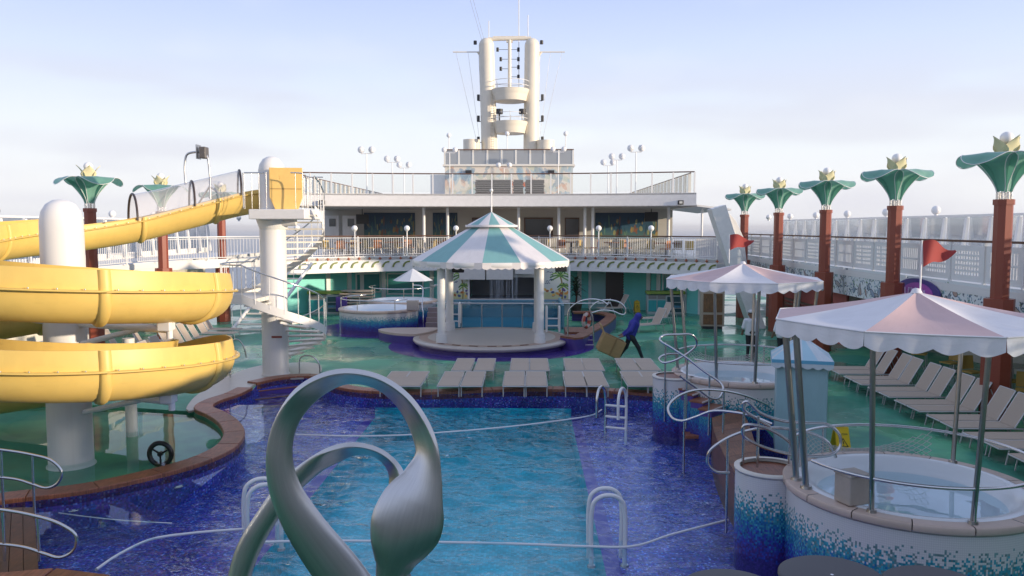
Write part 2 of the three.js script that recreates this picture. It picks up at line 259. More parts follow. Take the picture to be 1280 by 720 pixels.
// ================================================================ STRUCTURES FORWARD OF THE POOL
const balD = (x) => 45.2 - 0.042 * (x + 1.8) * (x + 1.8);
const balPts = []; for (let i = 0; i <= 64; i++) { const x = lerp(-13.2, 9.4, i / 64); balPts.push([x, balD(x)]); }
const front = thing('forward_deckhouse', 'teal deckhouse with curved white balcony and wide white roof deck', 'deckhouse', [0, 0, 0]);
{
  M('balcony_floor', plate([...balPts, [9.4, 56], [-13.2, 56]], 3.08, 0.16), MAT.white, front);
  const fas = M('balcony_fascia', [wallStrip(balPts, 2.28, 3.14), wallStrip(balPts.map(([x, d]) => [x, d + 0.12]), 2.28, 2.92)], std(lin(0.74, 0.72, 0.69), 0.45, { side: THREE.DoubleSide }), front);
  // painted tin leaves and flowers fixed along the fascia
  const ls = new THREE.Shape(); ls.moveTo(-0.20, -0.20); ls.quadraticCurveTo(-0.16, 0.12, 0.22, 0.14); ls.quadraticCurveTo(0.24, 0.08, 0.18, 0.05); ls.quadraticCurveTo(-0.06, 0.06, -0.10, -0.20);
  const leaf = new THREE.ExtrudeGeometry(ls, { depth: 0.03, bevelEnabled: false });
  const fl = merge([B(0.16, 0.05, 0.03), B(0.05, 0.16, 0.03, 0, 0.01, 0.002), S(0.035, 0, 0.01, 0.02, 8)]);
  const lm = std(lin(0.16, 0.20, 0.035), 0.5), fm = std(lin(0.42, 0.12, 0.05), 0.5);
  const curve = new THREE.CatmullRomCurve3(balPts.map(([x, d]) => V(x, 0, -d)));
  for (let i = 0; i < 44; i++) { const u = (i + 0.5) / 44, p = curve.getPointAt(u), t = curve.getTangentAt(u), a = Math.atan2(-t.z, t.x); const l = M('leaf_ornament', leaf, lm, fas); l.position.set(p.x, 2.72, p.z + 0.02); l.rotation.y = a; const f = M('flower_ornament', fl, fm, fas); const p2 = curve.getPointAt(Math.min(1, u + 0.011)); f.position.set(p2.x, 3.0, p2.z + 0.03); f.rotation.y = a; }
  // lower wall: lapped teal boards between white pilasters
  const D = 46.4, wallD = (x) => Math.min(D, balD(x) + 3.2), wallA = (x) => (wallD(x) < D ? -Math.atan(0.084 * (x + 1.8)) : 0), wx = (px) => PZ(px, 360, wallD(PZ(px, 360, D).x)).x, boards = []; for (let k = 0; k < 20; k++) boards.push(grid(60, 1, (u, v) => { const x = lerp(-13.2, 9.4, u); return V(x, k * 0.145 + v * 0.15, -wallD(x) + 0.05 - 0.035 * v); }, [22, 0.15]));
  M('lower_wall', wallStrip([...Array(61)].map((_, i) => { const x = lerp(-13.2, 9.4, i / 60); return [x, wallD(x) + 0.05]; }), 0, 3.0), MAT.teal, front);
  stuff(M('clapboard', boards, MAT.teal, front));
  for (const px of [408, 436, 452, 480, 540, 724, 738, 811, 824, 858, 880]) { const x = wx(px), m = M('pilaster', B(0.24, 2.95, 0.14), MAT.white, front); m.position.set(x, 1.48, -wallD(x) + 0.08); m.rotation.y = wallA(x); }
  for (const [a, b, y0, y1] of [[444, 477, 341, 366], [484, 530, 341, 368], [828, 850, 341, 366]]) { const xm = wx((a + b) / 2), Dw = wallD(xm), p = PZ(a, y0, Dw), q = PZ(b, y1, Dw); const w = M('window', B(q.x - p.x, p.y - q.y, 0.06), MAT.white, front); w.position.set(xm, (p.y + q.y) / 2, -Dw + 0.1); w.rotation.y = wallA(xm); M('pane', B(q.x - p.x - 0.16, p.y - q.y - 0.16, 0.03, 0, 0, 0.035), std(lin(0.05, 0.27, 0.25), 0.12), w); }
  // vestibule with the dark timber door
  const pa = PZ(740, 338, D - 0.5), pb = PZ(806, 386, D - 0.5), fr = M('door_surround', [B(pb.x - pa.x, 2.5, 0.1, (pa.x + pb.x) / 2, 1.25, -D + 0.16)], std(lin(0.30, 0.48, 0.47), 0.5, { map: grime }), front);
  const da = PZ(758, 342, D - 0.6), db = PZ(783, 386, D - 0.6); const door = M('door', B(db.x - da.x, 2.25, 0.08, (da.x + db.x) / 2, 1.13, -D + 0.24), std(lin(0.035, 0.012, 0.008), 0.35), front); M('handle', B(0.04, 0.22, 0.05, db.x - 0.12, 1.05, -D + 0.3), MAT.steel, door);
  // roof deck: shallow concave fascia
  const R = []; for (let i = 0; i <= 48; i++) { const x = lerp(-13.4, 9.25, i / 48); R.push([x, 46.0 - 0.0125 * (x + 2.0) * (x + 2.0)]); }
  const rz = [...R, [9.25, 78], [-13.4, 78]];
  M('roof_deck', plate(rz, 6.60, 0.10), MAT.white, front);
  M('roof_fascia', [wallStrip(R, 5.86, 6.58), wallStrip(R.map(([x, d]) => [x, d + 0.25]), 5.86, 6.5), B(0.12, 0.72, 33, 9.2, 6.22, -61.4), B(0.12, 0.72, 33, -13.35, 6.22, -61.4)], std(lin(0.76, 0.745, 0.735), 0.4, { side: THREE.DoubleSide, map: grime }), front);
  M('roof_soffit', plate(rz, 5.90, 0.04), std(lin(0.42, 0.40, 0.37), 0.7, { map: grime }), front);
  for (const [px, side] of [[402, -1], [851, 1]]) { const p = PZ(px, 253, 44.6), f = M('floodlight', RB(0.32, 0.24, 0.2, 0.03, p.x, p.y, -balD(0) + 0.4), MAT.dark, front); M('lens', B(0.17, 0.13, 0.02, p.x, p.y, -balD(0) + 0.505), std(lin(0.5, 0.5, 0.48), 0.2), f); }
  // back wall of the open balcony lounge
  const mural = canvasTex(1024, 160, (c, w, h) => {
    const g = c.createLinearGradient(0, 0, 0, h); g.addColorStop(0, '#17344f'); g.addColorStop(0.6, '#2c5468'); g.addColorStop(1, '#5d7a6a'); c.fillStyle = g; c.fillRect(0, 0, w, h);
    for (let k = 0; k < 60; k++) { c.fillStyle = ['#20466a', '#2d6573', '#c08a3a', '#a9512d', '#7d9a6b', '#14283c', '#d0b25c'][k % 7]; c.globalAlpha = 0.55; c.beginPath(); c.ellipse(hash(k, 1, 5) * w, (0.25 + 0.7 * hash(k, 2, 5)) * h, 10 + 34 * hash(k, 3, 5), 5 + 14 * hash(k, 4, 5), hash(k, 5, 5) * 3, 0, 7); c.fill(); }
  });
  const BD = 53; const bw = M('lounge_wall', B(23, 2.85, 0.2, -2.0, 4.5, -BD - 0.1), std(lin(0.50, 0.48, 0.44), 0.6, { map: grime }), front);
  for (const [a, b] of [[455, 519], [541, 572], [744, 822]]) { const p = PZ(a, 266, BD), q = PZ(b, 298, BD); M('mural_panel', B(q.x - p.x, p.y - q.y, 0.05, (p.x + q.x) / 2, (p.y + q.y) / 2, -BD + 0.03), std(lin(1, 1, 1), 0.5, { map: mural }), bw); }
  for (const [a, b, c] of [[590, 612, 0.06], [655, 691, 0.03], [706, 724, 0.05]]) { const p = PZ(a, 272, BD), q = PZ(b, 298, BD); const w = M('lounge_window', B(q.x - p.x, p.y - q.y, 0.06, (p.x + q.x) / 2, (p.y + q.y) / 2, -BD + 0.03), MAT.brown, bw); M('pane', B((q.x - p.x) * 0.9, (p.y - q.y) * 0.86, 0.03, (p.x + q.x) / 2, (p.y + q.y) / 2, -BD + 0.065), std(lin(c, c, c * 1.1), 0.15), w); }
  for (const [a, y0, b, y1] of [[445, 268, 461, 280], [806, 265, 822, 277]]) { const p = PZ(a, y0, 51), q = PZ(b, y1, 51); const tv = M('screen', RB(q.x - p.x, p.y - q.y, 0.12, 0.02, (p.x + q.x) / 2, (p.y + q.y) / 2, -51), MAT.dark, front); M('screen_bracket', bar(V((p.x + q.x) / 2, p.y, -51), V((p.x + q.x) / 2, 5.9, -51), 0.03), MAT.dark, tv); }
  // roof posts along the balcony
  for (const px of [400, 528, 558, 648, 699, 732, 742, 838]) { const p = PZ(px, 290, 46.5); M('roof_post', C(0.09, 0.09, 2.85, p.x, 4.5, -47.2, 12), MAT.whiteMetal, front); }
  // glass house corners on the left
  for (const [a, b] of [[404, 424], [428, 446]]) { const p = PZ(a, 264, 52), q = PZ(b, 300, 52); const w = M('side_panel', B(q.x - p.x, 2.3, 0.1, (p.x + q.x) / 2, 4.3, -52), std(lin(0.62, 0.62, 0.64), 0.4, { map: grime }), front); M('porthole', B(0.42, 0.5, 0.03, (p.x + q.x) / 2 + 0.1, 5.0, -51.93), std(lin(0.08, 0.09, 0.10), 0.1), w); }
}
// railings ------------------------------------------------------------------
function railing(label, pts, y0, h, opt = {}) {   // pts world polyline at floor level
  const { gap = 0.13, mat = MAT.whiteMetal, top = MAT.whiteMetal, postEvery = 2.6, name = 'balcony_railing', bottom = 0.12, topR = 0.035, br = 0.013 } = opt;
  const o = thing(name, label, 'railing', [0, 0, 0]); const c = new THREE.CatmullRomCurve3(pts.map((p) => V(p.x, 0, p.z)), false, 'centripetal'), L = c.getLength(), yAt = (u) => (typeof y0 === 'number' ? y0 : lerp(y0[0], y0[1], u));
  const at = (u, y) => { const p = c.getPointAt(clamp(u)); return V(p.x, yAt(u) + y, p.z); };
  const line = (y, r, m, nm) => M(nm, tube([...Array(Math.max(3, Math.ceil(L / 1.0)))].map((_, i, a) => at(i / (a.length - 1), y)), r, false, 6), m, o);
  line(h, topR, top, 'handrail'); line(bottom, 0.02, mat, 'bottom_rail'); if (!opt.noMid) line(h - 0.09, 0.018, mat, 'upper_rail');
  const bal = []; for (let i = 0, n = Math.floor(L / gap); i <= n; i++) bal.push(bar(at(i / n, bottom), at(i / n, h - 0.08), br, 5)); if (!opt.noBal) stuff(M('baluster', bal, mat, o));
  for (let i = 0, n = Math.max(1, Math.round(L / postEvery)); i <= n; i++) { const p = at(i / n, 0); M('post', C(0.035, 0.035, h, p.x, p.y + h / 2, p.z, 8), mat, o); }
  return o;
}
{
  const pts = balPts.filter((_, i) => i % 4 === 0).map(([x, d]) => V(x, 0, -d - 0.15));
  railing('white baluster railing along the curved balcony over the leaf fascia', pts, 3.1, 1.12, { top: std(lin(0.13, 0.06, 0.03), 0.4) });
}
// globe lamps on the balcony railing
function lampPost(label, x, y, z, h, r, group, twin) {
  const o = thing('globe_lamp', label, 'lamp', [x, y, z], 0, group);
  M('post', C(0.03, 0.04, h, 0, h / 2, 0, 8), MAT.whiteMetal, o);
  if (!twin) { M('collar', C(r * 0.5, 0.05, 0.08, 0, h + 0.02, 0, 10), MAT.whiteMetal, o); M('globe', S(r, 0, h + r, 0, 16), MAT.globe, o); }
  else { M('crossbar', bar(V(-twin, h, 0), V(twin, h, 0), 0.025), MAT.whiteMetal, o); for (const s of [-1, 1]) { const gl = M('globe', S(r, s * twin, h + r * 1.1, 0, 14), MAT.globe, o); M('shade', lathe([[r * 1.04, 0.0], [r * 0.8, r * 0.65], [0.02, r * 1.06]], 14).rotateZ(s * 0.7).translate(s * twin, h + r * 1.1, 0), std(lin(0.55, 0.55, 0.54), 0.6), gl); } }
  return o;
}
for (const px of [391, 449, 508, 568, 688, 748, 808]) { const p = PZ(px, 290, 44); lampPost('white globe lamp standing along the curved balcony railing', p.x, 3.1, -balD(p.x) + 0.0, 1.38, 0.16, 'balcony globe lamps'); }
// glass rail on the roof deck
{
  const o = thing('glass_railing', 'clear glass panel railing along the white roof deck edge', 'railing', [0, 0, 0]);
  const f = (x) => 45.85 - 0.0125 * (x + 2.0) * (x + 2.0) + 0.2; const N = 20, X = (i) => lerp(-13.3, 9.15, i / N);
  M('handrail', tube([...Array(21)].map((_, i) => V(X(i), 7.74, -f(X(i)))), 0.035, false, 6, 60), MAT.brown, o);
  for (let i = 0; i <= N; i++) M('post', B(0.08, 1.12, 0.08, X(i), 7.17, -f(X(i))), MAT.whiteMetal, o);
  for (let i = 0; i < N; i++) { const a = V(X(i), 0, -f(X(i))), b = V(X(i + 1), 0, -f(X(i + 1))), an = Math.atan2(-(b.z - a.z), b.x - a.x); M('glass_panel', B(a.distanceTo(b) - 0.12, 0.98, 0.012, (a.x + b.x) / 2, 7.18, (a.z + b.z) / 2, an), MAT.glass, o); }
  for (const x of [-13.3, 9.15]) { M('handrail', B(0.06, 0.06, 32, x, 7.74, -61.6), MAT.brown, o); for (let k = 0; k < 24; k++) { M('post', B(0.16, 1.1, 0.16, x, 7.16, -45.9 - k * 1.35), MAT.cream, o); if (k < 23) M('side_glass', B(0.012, 0.98, 1.17, x, 7.18, -46.58 - k * 1.35), MAT.glassGrey, o); } }
}
// twin globe lamps on the roof deck
for (const [px, py, D] of [[458, 192, 47.5], [490, 203, 51], [505, 210, 55], [795, 190, 47.5], [771, 200, 51], [760, 207, 55]]) { const p = PZ(px, py, D); lampPost('twin globe lamp on a tall post on the roof deck', p.x, 6.6, -D, p.y - 6.6, 0.20, 'roof deck twin lamps', 0.32); }
// upper house with wind screen, mural and sun beds; and the mast on it
{
  const D = 64, o = thing('upper_deckhouse', 'cream upper deckhouse with sea mural and grey glass wind screen', 'deckhouse', [0, 0, 0]);
  const a = PZ(556, 208, D), b = PZ(716, 243, D), y0 = 6.6, y1 = a.y;
  const mural = canvasTex(1024, 256, (c, w, h) => {
    c.fillStyle = '#d9d0c2'; c.fillRect(0, 0, w, h);
    for (let k = 0; k < 230; k++) { const x = hash(k, 7, 2) * w, y = (0.04 + 0.85 * hash(k, 8, 2)) * h, s = 12 + 44 * hash(k, 9, 2); c.globalAlpha = 0.45; c.fillStyle = ['#8fb1c4', '#7fa3ba', '#c5cfce', '#c98f72', '#e0d7c8', '#a8b8a4', '#c9c4b4', '#6f8aa0'][k % 8]; c.beginPath(); c.ellipse(x, y, s, s * 0.45, hash(k, 3, 2) * 3, 0, 7); c.fill(); }
    c.globalAlpha = 1; for (let k = 0; k < 18; k++) { c.strokeStyle = '#c7653c'; c.lineWidth = 5; c.beginPath(); c.moveTo(w * 0.56, h * 0.5); const an = Math.PI * (0.05 + k / 20); c.lineTo(w * 0.56 + Math.cos(an) * 120, h * 0.5 - Math.sin(an) * 60 + 30); c.stroke(); }
  });
  M('wall', B(b.x - a.x, y1 - y0, 6, (a.x + b.x) / 2, (y0 + y1) / 2, -D - 3), std(lin(1, 1, 1), 0.55, { map: mural }), o);
  const w0 = PZ(537, 213, D); M('side_wall', B(a.x - w0.x, 2.6, 5, (a.x + w0.x) / 2 - 0.02, y0 + 1.0, -D - 3.2), MAT.white, o);
  M('roof_slab', B(b.x - a.x + 0.3, 0.14, 6.3, (a.x + b.x) / 2, y1 + 0.07, -D - 3), MAT.cream, o);
  const n = 9, scr = M('wind_screen', [B(b.x - a.x + 0.1, 0.08, 0.1, (a.x + b.x) / 2, y1 + 1.3, -D + 0.1)], MAT.brown, o);
  for (let i = 0; i <= n; i++) M('post', B(0.1, 1.16, 0.1, lerp(a.x, b.x, i / n), y1 + 0.72, -D + 0.1), MAT.cream, scr);
  for (let i = 0; i < n; i++) M('glass_panel', B((b.x - a.x) / n - 0.14, 1.1, 0.02, lerp(a.x, b.x, (i + 0.5) / n), y1 + 0.71, -D + 0.1), phy(lin(0.5, 0.52, 0.54), 0.15, { transmission: 0.55, thickness: 0 }), scr);
  for (const px of [586, 689]) { const p = PZ(px, 215, D); M('flood_lamp', RB(0.5, 0.26, 0.2, 0.04, p.x, p.y, -D + 0.12), MAT.dark, o); }
  // stacked sun beds in front
  for (const [pa, pb, k] of [[594, 640, 0], [641, 654, 1], [656, 680, 2]]) { const q = PZ(pa, 226, 60), r = PZ(pb, 243, 60); const st = thing('sun_bed_stack', ['wide dark stack of folded sun beds before the sea mural', 'narrow dark stack of folded sun beds before the mural', 'dark stack of folded sun beds beside the narrow stack'][k], 'sun beds', [(q.x + r.x) / 2, 6.6, -60], 0, 'stacked sun beds on the roof deck'); for (let i = 0; i < 12; i++) M('sun_bed', RB(r.x - q.x - 0.06 * (i % 2), 0.09, 1.8, 0.03, 0.02 * (i % 3), 0.07 + i * 0.133, 0), std(lin(0.17, 0.155, 0.145), 0.7), st); }
  for (const [px, py, D2] of [[561, 172, 66], [707, 170, 66], [634, 170, 66]]) { const p = PZ(px, py, D2); lampPost('single globe lamp on a thin post above the upper deckhouse', p.x, y1 + 0.14, -D2, p.y - y1 - 0.14, 0.19, 'upper deckhouse lamps'); }
  for (const [px, py] of [[562, 191], [630, 210], [698, 190]]) { const p = PZ(px, py, 62); lampPost('twin globe lamp on a post before the upper deckhouse', p.x, 6.6, -62, p.y - 6.6, 0.2, 'lamps before the upper deckhouse', 0.42); }
}
{ // radar mast
  const D = 68, q = (px, py) => PZ(px, py, D), o = thing('radar_mast', 'tall cream twin tower radar mast with two round platforms and crossbar', 'mast', [q(637, 190).x, q(637, 192).y, -D]);
  const O = o.position, l = (px, py, dz = 0) => { const p = q(px, py); return V(p.x - O.x, p.y - O.y, dz); };
  const m = std(lin(0.74, 0.68, 0.56), 0.45, { map: grime });
  const leg = (x0b, x0t, w) => { const b = l(x0b, 191), t = l(x0t, 57); const g = new THREE.CylinderGeometry(w * 0.93, w, t.y - b.y, 20); g.translate(0, (t.y - b.y) / 2, 0); const sh = (t.x - b.x) / (t.y - b.y), P = g.attributes.position; for (let i = 0; i < P.count; i++) P.setX(i, P.getX(i) + b.x + sh * P.getY(i)); P.needsUpdate = true; g.translate(0, b.y, 0); return [g, S(w * 0.93, t.x, t.y, 0, 16)]; };
  M('tower', leg(612, 608, 0.68), m, o); M('tower', leg(664, 665, 0.66), m, o);
  M('crossbar', [bar(l(610, 49), l(664, 48), 0.16, 10)], m, o);
  M('centre_pole', [bar(l(637, 50), l(637, 112), 0.15, 10), bar(l(641, 52), l(633, 52), 0.1)], m, o);
  M('radar_scanner', RB(2.8, 0.18, 0.2, 0.05, l(637, 53).x, l(637, 46.5).y, 0), m, o);
  for (const [yy, w] of [[116, 24], [156, 22]]) { const c = l(638, yy), r = l(638 + w, yy).x - c.x; const pl = M('platform', [C(r, r * 0.94, 0.35, c.x, c.y, 0.3, 28), C(r * 0.93, r * 0.84, 0.62, c.x, c.y - 0.47, 0.3, 28)], m, o); for (const dy of [0.45, 0.85]) M('rail', new THREE.TorusGeometry(r * 0.97, 0.025, 5, 32).rotateX(Math.PI / 2).translate(c.x, c.y + dy, 0.3), MAT.whiteMetal, pl); for (let k = 0; k < 8; k++) M('stanchion', C(0.022, 0.022, 0.95, c.x + r * 0.97 * Math.cos(k * 0.785), c.y + 0.5, 0.3 + r * 0.97 * Math.sin(k * 0.785), 5), MAT.whiteMetal, pl); }
  for (const s of [-1, 1]) { const x0 = s < 0 ? 604 : 670, x1 = s < 0 ? 566 : 706; M('yard', [bar(l(x0, 65), l(x1, 65), 0.05), bar(l(x0, 76), l(x0 + s * 7, 65), 0.07)], m, o); for (const t of [0.15, 0.5, 0.9]) M('halyard', bar(l(lerp(x0, x1, t), 65), l(lerp(x0, x1, t * 0.25), 175), 0.012, 4), MAT.dullSteel, o); for (const yy of [126, 152, 178]) M('navigation_light', [bar(l(s < 0 ? 605 : 671, yy), l(s < 0 ? 598 : 678, yy), 0.03), C(0.12, 0.12, 0.5, l(s < 0 ? 598 : 678, yy - 2).x, l(0, yy - 2).y, 0, 8)], MAT.dark, o); M('small_light', C(0.14, 0.14, 0.3, l(s < 0 ? 594 : 677, 56).x, l(0, 56).y, 0, 8), MAT.dark, o); }
  for (const [x, y] of [[622, 62], [626, 74], [626, 86], [648, 62], [648, 74], [648, 84], [648, 96]]) M('signal_lamp', [bar(l(637, y), l(x, y), 0.02), C(0.11, 0.11, 0.32, l(x, y).x, l(x, y).y, 0, 8)], MAT.dark, o);
  for (const [x, y0, y1] of [[611, 55, 26], [660, 55, 19], [648.5, 112, -8]]) M('whip_antenna', bar(l(x, y0), l(x, y1), 0.035, 5), MAT.whiteMetal, o);
  for (const x of [586, 590]) M('stay_wire', bar(l(x === 586 ? 603 : 606, 53), l(x, -6), 0.014, 4), MAT.dullSteel, o);
  const lad = []; for (const x of [613, 618]) lad.push(bar(l(x, 190, 0.9), l(x, 120, 0.9), 0.03, 5)); for (let k = 0; k < 24; k++) lad.push(bar(l(613, 190 - k * 2.9, 0.9), l(618, 190 - k * 2.9, 0.9), 0.02, 4)); M('ladder', lad, m, o);
  for (const [x, y, w] of [[590, 183, 0.7], [682, 184, 0.75]]) M('radome', [C(w, w, 1.0, l(x, y).x, l(x, y).y, 0.5, 18)], m, o);
  for (const x of [625, 653]) M('searchlight', [C(0.28, 0.28, 0.4, l(x, 142).x, l(x, 142).y, 1.2, 12).clone(), bar(l(x, 145, 1.2), l(x, 156, 1.0), 0.05)], MAT.dark, o);
}
// ================================================================ SIDES OF THE SHIP
for (const [side, x, xo, word] of [[1, 12.1, 15.9, 'right'], [-1, -17.0, -20.6, 'left']]) {
  // wind screen: grey glass between leaning white ribs
  const ws = thing('wind_screen', side > 0 ? 'grey glass wind screen with leaning ribs behind the lattice balustrade' : 'grey glass wind screen behind the yellow slide and white railing', 'wind screen', [xo, 3.1, -20]);
  M('top_rail', B(0.1, 0.08, 62, 0, 2.02, 0), MAT.whiteMetal, ws); M('sill', B(0.16, 0.3, 62, 0, 0.16, 0), MAT.white, ws);
  for (let k = 0; k < 41; k++) { const z = -31 + k * 1.55; M('rib', B(0.10, 1.85, 0.14, -side * 0.14, 1.02, z, 0, side * -0.1), MAT.whiteMetal, ws); if (k < 40) M('glass_panel', B(0.015, 1.66, 1.38, 0, 1.15, z + 0.775), MAT.glassGrey, ws); }
  // small globes on the screen
  for (let k = 0; k < 9; k++) { const D = side > 0 ? 18.6 + k * 4.35 : 22 + k * 4.35; const o = thing('screen_globe', side > 0 ? 'white globe on top of the wind screen behind the lattice' : 'white globe on top of the wind screen behind the slide', 'lamp', [xo, 5.14, -D], 0, side > 0 ? 'globes on the lattice side wind screen' : 'globes on the slide side wind screen'); M('globe', S(0.17, 0, 0.22, 0, 14), MAT.globe, o); M('neck', C(0.06, 0.08, 0.1, 0, 0.03, 0, 10), MAT.whiteMetal, o); }
}
// right promenade: lattice balustrade over a painted fascia
{
  const o = thing('lattice_balustrade', 'white square lattice balustrade panels behind the red columns', 'balustrade', [12.05, 3.1, 0]);
  M('handrail', B(0.09, 0.06, 46, 0, 1.22, -25), MAT.brown, o);
  const pl = B(0.035, 0.95, 1.62, 0, 0.62, 0);
  // one punched panel: two kinds of openings, shared by all panels
  const panel = (rows, cols, hw, hh) => { const s = new THREE.Shape(); s.moveTo(-0.8, 0.12); s.lineTo(0.8, 0.12); s.lineTo(0.8, 1.1); s.lineTo(-0.8, 1.1); s.closePath(); for (let r = 0; r < rows; r++) for (let c = 0; c < cols; c++) { const cx = -0.62 + 1.24 * (c + 0.5) / cols, cy = 0.26 + 0.72 * (r + 0.5) / rows, h = new THREE.Path(); h.moveTo(cx - hw, cy - hh); h.lineTo(cx - hw, cy + hh); h.lineTo(cx + hw, cy + hh); h.lineTo(cx + hw, cy - hh); h.closePath(); s.holes.push(h); } return new THREE.ExtrudeGeometry(s, { depth: 0.03, bevelEnabled: false }).rotateY(Math.PI / 2); };
  const pA = panel(5, 9, 0.04, 0.042), pB = panel(2, 10, 0.028, 0.15);
  for (let k = 0; k < 27; k++) { const z = -3.5 - k * 1.7; const m = M('lattice_panel', k % 3 === 1 ? pB : pA, MAT.whiteMetal, o); m.position.set(0, 0, z); M('post', B(0.08, 1.2, 0.08, 0, 0.6, z - 0.85), MAT.whiteMetal, o); }
  const f = thing('mural_fascia', 'pale fascia painted with blue birds and swirls under the lattice', 'fascia', [12.0, 2.2, -21]);
  for (let k = 0; k < 9; k++) M('mural_panel', B(0.08, 1.02, 4.9, 0, 0.47, 18 - k * 5.0 + 0.0).rotateX(0), std(lin(0.95, 0.95, 0.95), 0.55, { map: promMural(512, 110, k) }), f);
  // lilac sign on the fascia
  const s = thing('painted_sign', 'violet and pink oval sign board on the painted fascia', 'sign', [11.92, 2.3, -PZ(1165, 362, 23.0).z * -1]);
  const sh = new THREE.Shape(); sh.absellipse(0, 0.42, 1.35, 0.42, 0, Math.PI * 2); const g = new THREE.ExtrudeGeometry(sh, { depth: 0.05, bevelEnabled: false, curveSegments: 40 }).rotateY(-Math.PI / 2);
  M('board', g, std(lin(0.07, 0.05, 0.22), 0.5), s);
  const sh2 = new THREE.Shape(); sh2.absellipse(0.1, 0.40, 0.9, 0.32, 0, Math.PI * 2); const fg = new THREE.ExtrudeGeometry(sh2, { depth: 0.03, bevelEnabled: false, curveSegments: 40 }).rotateY(-Math.PI / 2).translate(-0.055, 0, 0);
  M('face', fg, std(lin(0.42, 0.10, 0.42), 0.5), s);
  for (let k = 0; k < 7; k++) M('letter_stroke', B(0.02, 0.34 - 0.03 * Math.abs(k - 3), 0.07, -0.10, 0.40, -0.62 + k * 0.2, 0, 0, (k % 2 ? 0.25 : -0.2)), std(lin(0.62, 0.45, 0.68), 0.5), s);
  s.position.z = -24.6;
}
// left promenade railing
railing('sunlit white baluster railing of the promenade behind the slide', [V(-16.6, 0, -14), V(-16.6, 0, -28), V(-16.4, 0, -36), V(-14.6, 0, -39), V(-13.2, 0, -39.6)], 3.11, 1.12, { gap: 0.15, name: 'promenade_railing' });
{ const f = M('left_fascia', wallStrip([[-16.9, 4], [-16.9, 36], [-14.8, 39.2], [-13.2, 39.8]], 2.72, 3.15), std(lin(0.72, 0.70, 0.67), 0.5, { side: THREE.DoubleSide })); tag(f, 'plain white fascia under the promenade railing behind the slide', 'fascia'); }
// straight side stair down from the left promenade
{
  const a = G(318, 376, 1.9), o = thing('side_stair', 'white side stair behind the spiral tower leading down from the promenade', 'stair', [-12.5, 0, -36.6]);
  for (let k = 0; k < 14; k++) M('tread', B(1.3, 0.05, 0.3, 0.10 * k, 0.15 + k * 0.21, -0.27 * k + 1.4), MAT.cream, o);
  for (const s of [-0.68, 0.68]) { M('stringer', bar(V(s, 0.1, 1.55), V(s + 0.10 * 13, 2.95, -0.27 * 13 + 1.4), 0.08), MAT.white, o); M('handrail', bar(V(s, 1.1, 1.55), V(s + 0.10 * 13, 3.95, -0.27 * 13 + 1.4), 0.03), MAT.whiteMetal, o); for (let k = 0; k < 14; k += 2) M('baluster', C(0.015, 0.015, 0.95, s + 0.10 * k, 0.62 + k * 0.21, -0.27 * k + 1.4, 6), MAT.whiteMetal, o); }
}
